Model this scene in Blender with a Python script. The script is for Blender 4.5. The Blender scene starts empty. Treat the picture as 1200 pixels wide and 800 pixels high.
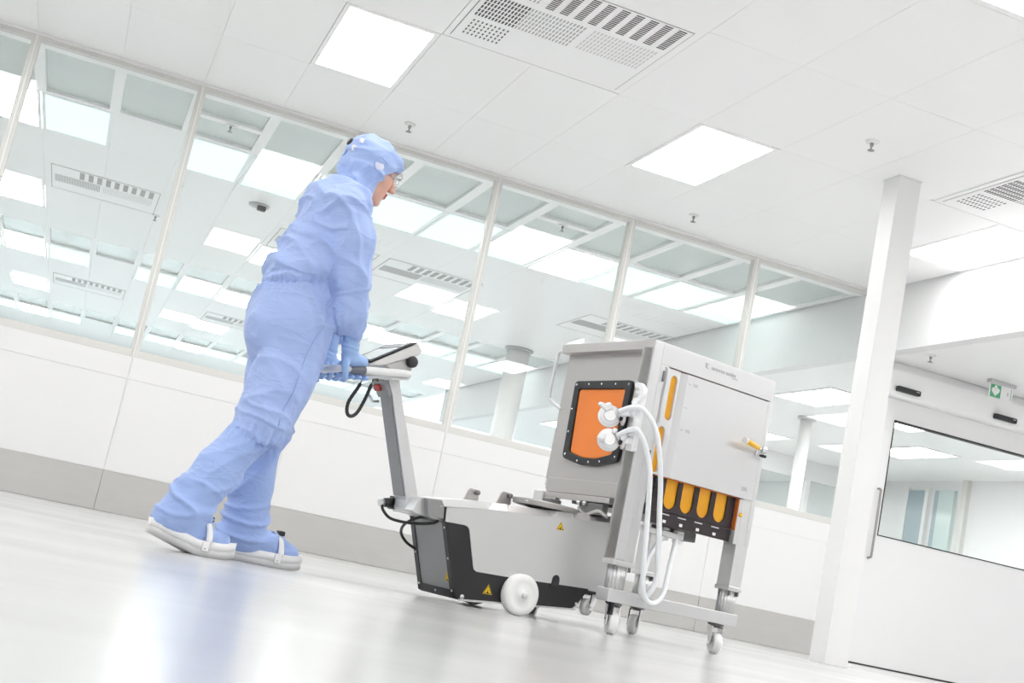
import bpy, math, random
import numpy as np
from mathutils import Vector, Matrix, noise as mnoise

# ------------------------------------------------------------------ scene, camera, light
scene = bpy.context.scene
COL = scene.collection
CAM_H = 0.146
YAW, PITCH, ROLL, FPX = 0.310534453, 0.177155428, 0.204866183, 1499.22
def cam_axes():
    fwd = Vector((math.sin(YAW)*math.cos(PITCH), math.cos(YAW)*math.cos(PITCH), math.sin(PITCH)))
    right = Vector((math.cos(YAW), -math.sin(YAW), 0)); up = right.cross(fwd)
    c, s = math.cos(ROLL), math.sin(ROLL)
    return c*right + s*up, -s*right + c*up, fwd
_r, _u, _f = cam_axes()
cam_data = bpy.data.cameras.new('camera'); cam_data.sensor_fit = 'HORIZONTAL'; cam_data.sensor_width = 36
cam_data.lens = FPX/1200*36; cam_data.clip_start = 0.02; cam_data.clip_end = 200
cam = bpy.data.objects.new('camera', cam_data); COL.objects.link(cam)
cam.matrix_world = Matrix(((_r.x, _u.x, -_f.x, 0), (_r.y, _u.y, -_f.y, 0), (_r.z, _u.z, -_f.z, CAM_H), (0, 0, 0, 1)))
scene.camera = cam
world = bpy.data.worlds.new('world'); scene.world = world; world.use_nodes = True
world.node_tree.nodes['Background'].inputs[0].default_value = (0.86, 0.96, 1.0, 1)
world.node_tree.nodes['Background'].inputs[1].default_value = 1.3
LIGHT_E = 9.0          # ceiling panels of this room
LIGHT_E2 = 10.3          # ceiling panels of the next room
CYAN_E = 0.36            # pale cyan lit panels
scene.view_settings.view_transform = 'Standard'; scene.view_settings.look = 'None'
scene.view_settings.gamma = 1; scene.view_settings.exposure = 0.57
scene.cycles.use_denoising = True
scene.cycles.max_bounces = 10; scene.cycles.diffuse_bounces = 6; scene.cycles.glossy_bounces = 5
scene.cycles.transparent_max_bounces = 16; scene.cycles.transmission_bounces = 8
scene.cycles.sample_clamp_indirect = 6.0

PSI = math.radians(14.8)                       # heading of cart and cabinet
E1 = Vector((math.cos(PSI), math.sin(PSI), 0)); E2 = Vector((-math.sin(PSI), math.cos(PSI), 0))
def cart_pt(s, t, z=0.0): return E1*s + E2*t + Vector((0, 0, z))

# ------------------------------------------------------------------ materials
MATS = {}
def nt_new(name):
    m = bpy.data.materials.new(name); m.use_nodes = True; MATS[name] = m
    nt = m.node_tree; return m, nt, nt.nodes['Principled BSDF']
def mat(name, col, rough=0.5, metal=0.0, spec=0.5, bump=None, vary=None, coat=0.0, stretch=None):
    m, nt, b = nt_new(name)
    b.inputs['Base Color'].default_value = (*col, 1); b.inputs['Roughness'].default_value = rough
    b.inputs['Metallic'].default_value = metal; b.inputs['Specular IOR Level'].default_value = spec
    b.inputs['Coat Weight'].default_value = coat
    if bump or vary:
        tc = nt.nodes.new('ShaderNodeTexCoord'); mp = nt.nodes.new('ShaderNodeMapping')
        nt.links.new(tc.outputs['Object'], mp.inputs[0])
        if stretch: mp.inputs['Scale'].default_value = stretch
        n = nt.nodes.new('ShaderNodeTexNoise'); n.inputs['Scale'].default_value = (bump or vary)[0]; n.inputs['Detail'].default_value = 4
        nt.links.new(mp.outputs[0], n.inputs['Vector'])
        if bump:
            bp = nt.nodes.new('ShaderNodeBump'); bp.inputs['Strength'].default_value = bump[1]; bp.inputs['Distance'].default_value = 0.01
            nt.links.new(n.outputs[0], bp.inputs['Height']); nt.links.new(bp.outputs[0], b.inputs['Normal'])
        if vary:
            mx = nt.nodes.new('ShaderNodeMix'); mx.data_type = 'RGBA'
            mx.inputs[6].default_value = (*[c*(1-vary[1]) for c in col], 1); mx.inputs[7].default_value = (*[min(1, c*(1+vary[1])) for c in col], 1)
            nt.links.new(n.outputs[0], mx.inputs[0]); nt.links.new(mx.outputs[2], b.inputs['Base Color'])
    return m
def emis(name, col, strength):
    m, nt, b = nt_new(name)
    b.inputs['Base Color'].default_value = (*col, 1); b.inputs['Emission Color'].default_value = (*col, 1)
    b.inputs['Emission Strength'].default_value = strength; return m
def glass(name, tint, ior=1.5, rough=0.0):
    m = bpy.data.materials.new(name); m.use_nodes = True; MATS[name] = m
    nt = m.node_tree; nt.nodes.clear()
    o = nt.nodes.new('ShaderNodeOutputMaterial'); tr = nt.nodes.new('ShaderNodeBsdfTransparent'); gl = nt.nodes.new('ShaderNodeBsdfGlossy')
    mx = nt.nodes.new('ShaderNodeMixShader'); ge = nt.nodes.new('ShaderNodeNewGeometry')
    tr.inputs[0].default_value = (*tint, 1); gl.inputs['Roughness'].default_value = rough
    dt = nt.nodes.new('ShaderNodeVectorMath'); dt.operation = 'DOT_PRODUCT'; nt.links.new(ge.outputs['Incoming'], dt.inputs[0]); nt.links.new(ge.outputs['Normal'], dt.inputs[1])
    def M(op, x, y):
        q = nt.nodes.new('ShaderNodeMath'); q.operation = op
        for i, v in enumerate((x, y)):
            if v is None: continue
            if isinstance(v, (int, float)): q.inputs[i].default_value = v
            else: nt.links.new(v, q.inputs[i])
        return q.outputs[0]
    f0 = ((ior-1)/(ior+1))**2
    F = M('ADD', M('MULTIPLY', M('POWER', M('SUBTRACT', 1.0, M('ABSOLUTE', dt.outputs['Value'], None)), 5.0), 1-f0), f0)
    nt.links.new(F, mx.inputs[0]); nt.links.new(tr.outputs[0], mx.inputs[1]); nt.links.new(gl.outputs[0], mx.inputs[2])
    nt.links.new(mx.outputs[0], o.inputs[0]); return m

mat('ceiling_white', (0.92, 0.92, 0.92), 0.32)
mat('wall_white', (0.80, 0.80, 0.80), 0.40)
mat('paint_white', (0.81, 0.81, 0.80), 0.35)
mat('profile_beige', (0.68, 0.675, 0.645), 0.4)
mat('joint_dark', (0.25, 0.25, 0.25), 0.6)
mat('joint_light', (0.74, 0.74, 0.74), 0.6)
mat('baseboard_steel', (0.56, 0.55, 0.53), 0.35, 0.35, vary=(3, 0.05), stretch=(1, 1, 6))
mat('black_gasket', (0.02, 0.02, 0.02), 0.5)
mat('black_plastic', (0.022, 0.022, 0.024), 0.35)
mat('grey_ceiling_glass', (0.60, 0.655, 0.64), 0.15, vary=(0.6, 0.08), stretch=(0.3, 2.5, 1))
mat('slot_dark', (0.06, 0.06, 0.06), 0.6)
mat('slot_grey', (0.42, 0.42, 0.42), 0.6)
mat('slot_pale', (0.66, 0.66, 0.66), 0.6)
mat('sprinkler_metal', (0.35, 0.34, 0.33), 0.35, 0.8)
mat('office_blue', (0.34, 0.42, 0.46), 0.3); mat('office_green', (0.58, 0.68, 0.66), 0.15)
mat('sign_green', (0.10, 0.42, 0.22), 0.4)
mat('sign_white', (0.9, 0.9, 0.9), 0.35)
mat('sign_grey', (0.55, 0.55, 0.56), 0.4)
emis('light_panel', (1.0, 0.988, 0.98), LIGHT_E)
emis('light_panel_next', (1.0, 1.0, 1.0), LIGHT_E2)
emis('light_panel_cyan', (0.78, 1.0, 0.965), CYAN_E)
glass('partition_glass', (0.985, 0.994, 0.991), 1.5)
glass('door_glass', (0.97, 0.985, 0.978), 1.5)

def floor_mat():
    m, nt, b = nt_new('floor_vinyl')
    tc = nt.nodes.new('ShaderNodeTexCoord'); mp = nt.nodes.new('ShaderNodeMapping'); nt.links.new(tc.outputs['Object'], mp.inputs[0])
    mp.inputs['Scale'].default_value = (0.5, 0.9, 1)
    n = nt.nodes.new('ShaderNodeTexNoise'); n.inputs['Scale'].default_value = 1.6; n.inputs['Detail'].default_value = 5; nt.links.new(mp.outputs[0], n.inputs['Vector'])
    cr = nt.nodes.new('ShaderNodeValToRGB'); nt.links.new(n.outputs[0], cr.inputs[0])
    cr.color_ramp.elements[0].position = 0.3; cr.color_ramp.elements[0].color = (0.54, 0.54, 0.535, 1)
    cr.color_ramp.elements[1].position = 0.75; cr.color_ramp.elements[1].color = (0.585, 0.585, 0.58, 1)
    nt.links.new(cr.outputs[0], b.inputs['Base Color'])
    mr = nt.nodes.new('ShaderNodeMapRange'); mr.inputs[3].default_value = 0.15; mr.inputs[4].default_value = 0.23
    nt.links.new(n.outputs[0], mr.inputs[0]); nt.links.new(mr.outputs[0], b.inputs['Roughness'])
    b.inputs['Specular IOR Level'].default_value = 0.55
    n2 = nt.nodes.new('ShaderNodeTexNoise'); n2.inputs['Scale'].default_value = 5; nt.links.new(tc.outputs['Object'], n2.inputs['Vector'])
    bp = nt.nodes.new('ShaderNodeBump'); bp.inputs['Strength'].default_value = 0.03; bp.inputs['Distance'].default_value = 0.02
    nt.links.new(n2.outputs[0], bp.inputs['Height']); nt.links.new(bp.outputs[0], b.inputs['Normal'])
floor_mat()

# ------------------------------------------------------------------ mesh helpers
class MB:
    """collects boxes, prisms, tubes and lathes; build() links them as ONE mesh object"""
    def __init__(self, o=(0, 0, 0)): self.v = []; self.f = []; self.sm = []; self.o = Vector(o)
    def add(self, vs, fs, smooth=False):
        n = len(self.v); self.v += [Vector(p) - self.o for p in vs]
        self.f += [tuple(i+n for i in f) for f in fs]; self.sm += [smooth]*len(fs); return self
    def box(self, x0, x1, y0, y1, z0, z1):
        vs = [(x0,y0,z0),(x1,y0,z0),(x1,y1,z0),(x0,y1,z0),(x0,y0,z1),(x1,y0,z1),(x1,y1,z1),(x0,y1,z1)]
        return self.add(vs, [(0,3,2,1),(4,5,6,7),(0,1,5,4),(1,2,6,5),(2,3,7,6),(3,0,4,7)])
    def quad(self, a, b, c, d): return self.add([a, b, c, d], [(0, 1, 2, 3)])
    def prism(self, pts, a0, a1, axis='y', smooth=False):
        """polygon pts in the two other axes (in order), extruded along axis from a0 to a1"""
        def mk(p, a): return {'y': (p[0], a, p[1]), 'x': (a, p[0], p[1]), 'z': (p[0], p[1], a)}[axis]
        n = len(pts); ar = sum(pts[i][0]*pts[(i+1) % n][1]-pts[(i+1) % n][0]*pts[i][1] for i in range(n))
        if (ar > 0) == (axis == 'y'): pts = pts[::-1]     # consistent outward faces when a1 > a0
        vs = [mk(p, a0) for p in pts] + [mk(p, a1) for p in pts]
        fs = [tuple(range(n))[::-1], tuple(range(n, 2*n))] + [(i, (i+1) % n, n+(i+1) % n, n+i) for i in range(n)]
        nv = len(self.v); self.v += [Vector(p)-self.o for p in vs]
        self.f += [tuple(i+nv for i in f) for f in fs]; self.sm += [False, False] + [smooth]*n; return self
    def ring(self, outer, inner, a0, a1, axis='y'):
        """frame: outer and inner polygons with equal counts"""
        def mk(p, a): return {'y': (p[0], a, p[1]), 'x': (a, p[0], p[1]), 'z': (p[0], p[1], a)}[axis]
        n = len(outer); vs = [mk(p, a0) for p in outer]+[mk(p, a0) for p in inner]+[mk(p, a1) for p in outer]+[mk(p, a1) for p in inner]
        fs = []
        for i in range(n):
            j = (i+1) % n
            fs += [(i, j, n+j, n+i), (2*n+i, 3*n+i, 3*n+j, 2*n+j), (i, 2*n+i, 2*n+j, j), (n+i, n+j, 3*n+j, 3*n+i)]
        return self.add(vs, fs)
    def tube(self, path, r, seg=12, caps=True):
        path = [Vector(p) for p in path]; n = len(path); rs = r if isinstance(r, (list, tuple)) else [r]*n
        tan = [(path[min(i+1, n-1)]-path[max(i-1, 0)]).normalized() for i in range(n)]
        ref = Vector((0, 0, 1)) if abs(tan[0].z) < 0.9 else Vector((1, 0, 0))
        u = tan[0].cross(ref).normalized(); vs = []
        for i in range(n):
            u = (u - tan[i]*u.dot(tan[i])).normalized(); w = tan[i].cross(u)
            for k in range(seg):
                a = 2*math.pi*k/seg; vs.append(path[i] + (u*math.cos(a)+w*math.sin(a))*rs[i])
        fs = [(i*seg+k, i*seg+(k+1) % seg, (i+1)*seg+(k+1) % seg, (i+1)*seg+k) for i in range(n-1) for k in range(seg)]
        self.add(vs, fs, True)
        if caps:
            m = len(self.v)-len(vs)
            self.f += [tuple(m+k for k in range(seg))[::-1], tuple(m+(n-1)*seg+k for k in range(seg))]; self.sm += [False, False]
        return self
    def cyl(self, a, b, r, seg=24): return self.tube([a, b], r, seg)
    def lathe(self, c, axis, prof, seg=32):
        """profile [(radius, along)], revolved about axis through c"""
        c = Vector(c); ax = Vector(axis).normalized(); ref = Vector((0, 0, 1)) if abs(ax.z) < 0.9 else Vector((1, 0, 0))
        u = ax.cross(ref).normalized(); w = ax.cross(u); vs = []; n = len(prof)
        for (r, h) in prof:
            for k in range(seg):
                a = 2*math.pi*k/seg; vs.append(c+ax*h+(u*math.cos(a)+w*math.sin(a))*r)
        fs = [(i*seg+k, i*seg+(k+1) % seg, (i+1)*seg+(k+1) % seg, (i+1)*seg+k) for i in range(n-1) for k in range(seg)]
        self.add(vs, fs, True)
        m = len(self.v)-len(vs)
        if prof[0][0] > 1e-6: self.f.append(tuple(m+k for k in range(seg))[::-1]); self.sm.append(False)
        if prof[-1][0] > 1e-6: self.f.append(tuple(m+(n-1)*seg+k for k in range(seg))); self.sm.append(False)
        return self
    def mesh(self, name, m):
        me = bpy.data.meshes.new(name); me.from_pydata([tuple(p) for p in self.v], [], self.f)
        me.polygons.foreach_set('use_smooth', self.sm); me.materials.append(MATS[m]); me.update(); return me
    def build(self, name, m, parent=None, bevel=0, loc=(0, 0, 0)):
        o = bpy.data.objects.new(name, self.mesh(name, m)); COL.objects.link(o); o.location = loc
        if parent: o.parent = parent
        if bevel:
            b = o.modifiers.new('edge', 'BEVEL'); b.width = bevel; b.segments = 2; b.limit_method = 'ANGLE'; b.angle_limit = 0.6
            b.harden_normals = False
        return o
def tag(o, label=None, cat=None, group=None, kind=None):
    if label: o['label'] = label
    if cat: o['category'] = cat
    if group: o['group'] = group
    if kind: o['kind'] = kind
    return o
def empty(name, loc=(0, 0, 0), rz=0):
    o = bpy.data.objects.new(name, None); COL.objects.link(o); o.location = loc; o.rotation_euler = (0, 0, rz); o.empty_display_size = 0.1; return o
def copy_tree(o, parent=None):
    c = o.copy(); COL.objects.link(c); c.parent = parent
    for ch in list(o.children): copy_tree(ch, c)
    return c
def inst(name, me, parent, loc=(0, 0, 0)):
    o = bpy.data.objects.new(name, me); COL.objects.link(o); o.parent = parent; o.location = loc; return o
def arc(cx, cy, r, a0, a1, n=8): return [(cx+r*math.cos(math.radians(a0+(a1-a0)*i/n)), cy+r*math.sin(math.radians(a0+(a1-a0)*i/n))) for i in range(n+1)]
def spline(pts, n=8):
    """Catmull-Rom through 3-D points"""
    p = [Vector(q) for q in pts]; p = [p[0]*2-p[1]] + p + [p[-1]*2-p[-2]]; out = []
    for i in range(1, len(p)-2):
        for k in range(n):
            t = k/n; a, b, c, d = p[i-1], p[i], p[i+1], p[i+2]
            out.append(0.5*((2*b)+(c-a)*t+(2*a-5*b+4*c-d)*t*t+(3*b-a-3*c+d)*t**3))
    out.append(p[-2]); return out
def rrect(x0, x1, y0, y1, r, n=5):
    return arc(x1-r, y0+r, r, -90, 0, n)+arc(x1-r, y1-r, r, 0, 90, n)+arc(x0+r, y1-r, r, 90, 180, n)+arc(x0+r, y0+r, r, 180, 270, n)

# ------------------------------------------------------------------ setting: this room
CZ = 3.355; WY = 9.93; SILL = 1.155; BB = 0.295; SX = 6.57; LOWZ = 2.75
GX0, GX, GY0, GY = 0.295, 0.625, 7.53, 1.25          # ceiling grid
XL, YB, XR = -7.2, -5.0, 12.0
tag(MB().box(XL, XR, YB, WY+0.1, -0.1, 0).build('floor', 'floor_vinyl'), kind='structure')
# recessed weld lines of the floor sheets
cslab = tag(MB().box(XL, SX+0.2, YB, WY+0.1, CZ+0.012, CZ+0.10).build('ceiling', 'ceiling_white'), kind='structure')
J = 0.0009
light_cells = set(); vents = []
for i in (-3, -2, -1, 0, 1, 2):
    for j in range(4): light_cells.add((1+4*i, -3*j))
vent_xy = [(1.59, 2.74), (5.37, 6.52), (-2.19, -1.04)]
cell_mesh = MB().box(J, GX-J, J, GY-J, 0, 0.012).mesh('panel', 'ceiling_white')
def vent_cell(x0, row): return row == -1 and any(a-0.3 < x0+GX/2 < b+0.3 for a, b in [(1.545, 2.795), (5.295, 6.545), (-2.205, -0.955)]) and any(a-0.05 <= x0 and x0+GX <= b+0.05 for a, b in [(1.545, 2.795), (5.295, 6.545), (-2.205, -0.955)])
for row in (1, 0, -1, -2):                            # panels in view, one by one
    y0 = GY0+row*GY
    for n in range(-4, 10):
        x0 = GX0+n*GX
        if (n, row) in light_cells or vent_cell(x0, row): continue
        inst('panel', cell_mesh, cslab, (x0, y0, CZ))
hidden = MB()
for row in range(1, -10, -1):                         # the rest of the panelled ceiling, out of the picture
    y0 = GY0+row*GY
    for n in range(-12, 10):
        if (n, row) in light_cells or (row >= -2 and n >= -4): continue
        x0 = GX0+n*GX; hidden.box(x0+J, x0+GX-J, y0+J, y0+GY-J, CZ, CZ+0.012)
o = hidden.build('panel', 'ceiling_white', cslab); tag(o, kind='stuff')

def light(name, x0, y0, m, label, group, z=CZ, parent=None):
    t = empty(name, (x0+GX/2, y0+GY/2, z)); tag(t, label, 'light', group)
    w, d = GX/2-0.004, GY/2-0.004; a, b = 0.277, 0.575
    MB().ring([(-w,-d),(w,-d),(w,d),(-w,d)], [(-a,-b),(a,-b),(a,b),(-a,b)], -0.002, 0.012, 'z').build('frame', 'ceiling_white', t)
    MB().box(-a, a, -b, b, 0.004, 0.011).build('diffuser', m, t)
    return t
for (n, row) in sorted(light_cells):
    x0, y0 = GX0+n*GX, GY0+row*GY
    ORD = ['first', 'second', 'third', 'fourth', 'fifth', 'sixth', 'seventh']
    lab = {(1, 0): 'square white ceiling light above the head of the person in blue', (5, 0): 'square white ceiling light above the steel cabinet near the column',
           (9, 0): 'white ceiling light panel beside the dropped soffit behind the column'}.get((n, row), 'white ceiling light of this room, %s row from the glass, %s from the soffit' % (ORD[-row//3], ORD[(9-n)//4]))
    light('ceiling_light', x0, y0, 'light_panel', lab, 'ceiling lights of this room')

def air_vent(x0, y1, label, w=1.15, group='ceiling air vents', full=True):
    t = empty('air_vent', (x0, y1, CZ)); tag(t, label, 'air vent', group)
    MB().box(-0.04, w+0.055, -1.20, 0.045, 0.001, 0.0118).build('frame', 'ceiling_white', t)
    g = 0.004
    MB().ring([(-g,-1.12-g),(w+g,-1.12-g),(w+g,g),(-g,g)], [(0,-1.12),(w,-1.12),(w,0),(0,0)], -0.0004, 0.0, 'z').build('joint', 'slot_dark', t)
    MB().box(0, w, -1.12, 0, -0.002, 0.001).build('plate', 'ceiling_white', t)
    zz = (-0.0035, -0.0015)
    for k in range(11):                                # louvre blocks
        bx = 0.16+k*0.0905; m = MB()
        if bx < 0.3: continue
        for q in range(13): m.box(bx, bx+0.052, -1.10+q*0.0245, -1.10+q*0.0245+0.012, *zz)
        m.build('louvre', 'slot_dark', t)
    def field(xa, xb, ya, yb, nx, ny, mm, fx=0.4, fy=0.72):
        m = MB(); dx, dy = (xb-xa)/nx, (yb-ya)/ny
        for a in range(nx):
            for b in range(ny): m.box(xa+a*dx, xa+(a+fx)*dx, ya+b*dy, ya+(b+fy)*dy, *zz)
        tag(m.build('slot_field', mm, t), kind='stuff')
    field(0.03, 0.29, -0.73, -0.38, 12, 6, 'slot_dark', 0.5); field(0.29, 0.65, -0.73, -0.38, 16, 6, 'slot_grey')
    field(0.69, 1.12, -0.73, -0.40, 18, 6, 'slot_pale'); field(0.05, 0.30, -0.33, -0.06, 9, 5, 'slot_dark', 0.32, 0.5)
    field(0.03, 0.30, -1.10, -0.80, 12, 6, 'slot_grey')
    return t
air_vent(1.59, 7.48, 'square slotted ceiling air vent between the two square lights at the top')
air_vent(5.37, 7.48, 'slotted ceiling air vent beside the white column near the soffit')
def sprinkler(x, y, z, label):
    t = empty('sprinkler', (x, y, z)); tag(t, label, 'sprinkler', 'ceiling sprinklers')
    MB().lathe((0,0,0), (0,0,-1), [(0.045,0.0),(0.043,0.006),(0.028,0.012),(0.0,0.013)], 20).build('escutcheon', 'paint_white', t)
    MB().lathe((0,0,0), (0,0,-1), [(0.012,0.008),(0.012,0.03),(0.006,0.035),(0.006,0.058),(0.022,0.060),(0.022,0.064),(0,0.066)], 14).build('nozzle', 'sprinkler_metal', t)
sprinkler(1.84, 9.38, CZ, 'small ceiling sprinkler head above the glass partition near the hooded head')
sprinkler(4.37, 6.93, CZ, 'small ceiling sprinkler head to the upper left of the column top')
sprinkler(4.36, 9.41, CZ, 'small ceiling sprinkler head above the glass partition behind the cabinet')
sprinkler(6.81, 9.33, LOWZ, 'small sprinkler head under the lowered ceiling beside the column')

# back wall below the glazing: panels between the mullion axes, recessed joints
MX = [0.295+1.25*k for k in range(-6, 6)]
wall = tag(MB().box(XL, SX, WY+0.012, WY+0.09, 0, SILL).build('wall_back', 'joint_light'), kind='structure')
pm = MB().box(J*1.5, 1.25-J*1.5, 0, 0.012, BB+0.002, 0.985).mesh('panel', 'wall_white')
pm2 = MB().box(J*1.5, 1.25-J*1.5, 0, 0.012, 0.987, SILL).mesh('panel', 'wall_white')
for x in MX[:-1] + [MX[-1]]:
    if x+1.25 > SX: 
        MB().box(x+J, SX-0.02, WY, WY+0.012, BB+0.002, SILL).build('panel', 'wall_white', wall); continue
    inst('panel', pm, wall, (x, WY, 0)); inst('panel', pm2, wall, (x, WY, 0))
bb = tag(MB().box(XL, SX, WY+0.006, WY+0.012, 0, BB).build('baseboard_back', 'joint_dark'), kind='structure')
bm_ = MB().box(0.002, 1.248, -0.008, 0.006, 0.002, BB).mesh('panel', 'baseboard_steel')
for x in MX:
    if x+1.25 > SX: MB().box(x+0.002, SX-0.02, WY-0.008, WY+0.006, 0.002, BB).build('panel', 'baseboard_steel', bb)
    else: inst('panel', bm_, bb, (x, WY, 0))

# glazing: one window per bay with frame, joint strip and pane
tm = MB().box(0, 1.25, -0.02, 0.10, CZ-0.028, CZ).mesh('top_rail', 'paint_white')
for k, x in enumerate(MX):
    x1 = min(x+1.25, SX-0.03); w = x1-x
    t = tag(empty('window_%d' % (k+1), (x, WY, 0)), kind='structure')
    f = 0.032
    MB().ring([(0.006,SILL),(w-0.006,SILL),(w-0.006,CZ-0.022),(0.006,CZ-0.022)], [(f,SILL+0.055),(w-f,SILL+0.055),(w-f,CZ-0.052),(f,CZ-0.052)], 0.0, 0.07, 'y').build('frame', 'profile_beige', t, 0.002)
    MB().box(-0.006, 0.006, -0.004, 0.06, SILL, CZ-0.02).build('joint_strip', 'paint_white', t)
    MB().box(f-0.01, w-f+0.01, 0.030, 0.040, SILL+0.05, CZ-0.045).build('pane', 'partition_glass', t)
    MB().box(0, w, -0.02, 0.10, CZ-0.024, CZ).build('top_rail', 'paint_white', t, 0.003)

# column
c = tag(MB().box(4.85, 5.03, 7.28, 7.46, 0, CZ).build('column', 'paint_white', None, 0.004), kind='structure')
MB().box(4.845, 5.035, 7.274, 7.465, CZ-0.01, CZ).build('collar', 'wall_white', c)

# soffit, lowered ceiling, door wall
tag(MB().box(SX, SX+0.12, YB, 24, LOWZ, CZ+0.1).build('wall_soffit', 'wall_white', None, 0.003), kind='structure')
tag(MB().box(SX+0.12, XR, YB, 24, LOWZ, LOWZ+0.1).build('ceiling_low', 'ceiling_white'), kind='structure')
dw = tag(MB().box(SX-0.03, XR, WY+0.02, WY+0.10, 2.28, CZ).build('wall_door', 'wall_white'), kind='structure')
MB().box(SX-0.03, 6.80, WY, WY+0.10, 0, 2.28).build('jamb', 'wall_white', dw)
MB().box(9.75, XR, WY, WY+0.10, 0, 2.28).build('jamb', 'wall_white', dw)
MB().prism([(WY-0.13, 2.44), (WY-0.10, 2.415), (WY+0.03, 2.415), (WY+0.03, LOWZ), (WY-0.05, LOWZ), (WY-0.13, 2.66)], SX+0.01, XR, 'x').build('header', 'ceiling_white', dw, 0.012)
d = tag(empty('door_1', (6.82, WY, 0)), kind='structure')
DW, x0, z0, z1 = 2.9, 0.12, 1.158, 2.22
m = MB(); m.box(0, x0, -0.03, 0.03, 0.015, 2.42); m.box(x0, DW, -0.03, 0.03, 0.015, z0); m.box(x0, DW, -0.03, 0.03, z1, 2.42); m.box(2.7, DW, -0.03, 0.03, z0, z1)
m.build('leaf', 'wall_white', d)
MB().ring([(x0-0.004,z0-0.004),(2.7,z0-0.004),(2.7,z1+0.004),(x0-0.004,z1+0.004)], [(x0+0.006,z0+0.006),(2.69,z0+0.006),(2.69,z1-0.01),(x0+0.006,z1-0.01)], -0.034, 0.03, 'y').build('gasket', 'black_gasket', d)
MB().box(x0+0.004, 2.69, -0.006, 0.006, z0+0.004, z1-0.004).build('pane', 'door_glass', d)
MB().box(0, DW, -0.032, 0.03, 0.0, 0.014).build('bottom_seal', 'black_gasket', d)
MB().tube(spline([(0.055,-0.03,0.94),(0.055,-0.07,0.95),(0.055,-0.08,1.0),(0.055,-0.08,1.5),(0.055,-0.07,1.56),(0.055,-0.03,1.57)], 5), 0.011, 10).build('handle', 'sprinkler_metal', d)
for x, lab in ((6.83, 'black door motion sensor partly hidden behind the white column'), (7.925, 'black door motion sensor below the green emergency sign')):
    t = tag(empty('motion_sensor', (x, WY-0.13, 2.49)), lab, 'sensor', 'door motion sensors')
    MB().prism(rrect(0, 0.25, -0.024, 0.024, 0.01), -0.04, 0.0, 'y').build('housing', 'black_plastic', t, 0.004)
    MB().box(0.20, 0.235, -0.0412, -0.04, 0.004, 0.011).build('lens', 'sign_grey', t)
# emergency sign hung from the lowered ceiling
t = tag(empty('emergency_sign', (7.62, 9.52, LOWZ)), 'green and white emergency sign hanging under the lowered ceiling', 'sign')
MB().box(-0.015, 0.275, -0.03, 0.03, -0.032, 0).build('holder', 'sign_grey', t, 0.004)
MB().box(0, 0.26, -0.004, 0.004, -0.165, -0.03).build('plate', 'sign_white', t)
MB().box(0.008, 0.125, -0.0055, -0.004, -0.158, -0.040).build('green_field', 'sign_green', t)
pts = []
for k in range(33):
    a = 2*math.pi*k/32; hx = 16*math.sin(a)**3; hy = 13*math.cos(a)-5*math.cos(2*a)-2*math.cos(3*a)-math.cos(4*a); pts.append((0.066+hx*0.0028, -0.102+hy*0.0028))
MB().prism(pts[:-1], -0.0066, -0.0055, 'y').build('heart_symbol', 'sign_white', t)
MB().box(0.052, 0.08, -0.0066, -0.0055, -0.075, -0.047).build('cross_symbol', 'sign_white', t)
MB().box(0.195, 0.215, -0.0048, -0.004, -0.118, -0.083).build('symbol', 'slot_pale', t)
MB().box(0.238, 0.243, -0.0048, -0.004, -0.150, -0.045).build('edge_line', 'sign_green', t)

# window strip and posts on the right wall of the next room, seen through the door
wr = tag(MB().box(XR-0.05, XR, 16.02, 16.42, 0.0, 2.6).build('door_2', 'office_blue'), kind='structure')
MB().box(XR-0.06, XR, 15.94, 16.02, 0.0, 2.64).build('post', 'paint_white', wr); MB().box(XR-0.06, XR, 16.42, 16.52, 0.0, 2.64).build('post', 'paint_white', wr)
MB().box(XR-0.05, XR, 15.70, 15.80, 0.0, 2.6).build('panel', 'office_blue', wr); MB().box(XR-0.055, XR, 15.36, 15.70, 0.0, 2.6).build('pane', 'office_green', wr)
MB().box(XR-0.07, XR, 15.08, 15.19, 0.0, LOWZ).build('post', 'profile_beige', wr)
# enclosing walls outside the picture
tag(MB().box(XL-0.1, XL, YB, 32, 0, CZ).build('wall_left', 'wall_white'), kind='structure')
tag(MB().box(XL, XR, YB-0.1, YB, 0, CZ).build('wall_front', 'wall_white'), kind='structure')
tag(MB().box(XR, XR+0.1, YB, 32, 0, CZ).build('wall_right', 'wall_white'), kind='structure')

# ------------------------------------------------------------------ setting: the next room behind the glass
Y2 = 10.23; YF = 30.2
tag(MB().box(XL, XR, WY+0.1, YF, -0.1, 0).build('floor_next', 'floor_vinyl'), kind='structure')
nc = tag(MB().box(XL, SX+0.2, WY+0.1, YF, CZ+0.062, CZ+0.14).build('ceiling_next', 'ceiling_white'), kind='structure')
MB().box(XL, SX, WY+0.1, Y2, CZ, CZ+0.062).build('edge_panel', 'ceiling_white', nc)
pane_m = MB().box(0.04, GX-0.04, 0.03, GY-0.07, CZ+0.028, CZ+0.036).mesh('pane', 'grey_ceiling_glass')
fr_m = MB().ring([(0,0),(GX,0),(GX,GY),(0,GY)], [(0.045,0.035),(GX-0.045,0.035),(GX-0.045,GY-0.075),(0.045,GY-0.075)], CZ, CZ+0.062, 'z').mesh('pane_frame', 'ceiling_white')
bar_m = MB().box(0.04, GX-0.04, 0.50, 0.60, CZ, CZ+0.05).mesh('crossbar', 'ceiling_white')
pan2 = MB().box(J, GX-J, J, GY-J, CZ, CZ+0.05).mesh('panel', 'ceiling_white')
far_panels = MB()
white_n = (-8, -3, 2, 6)
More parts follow.
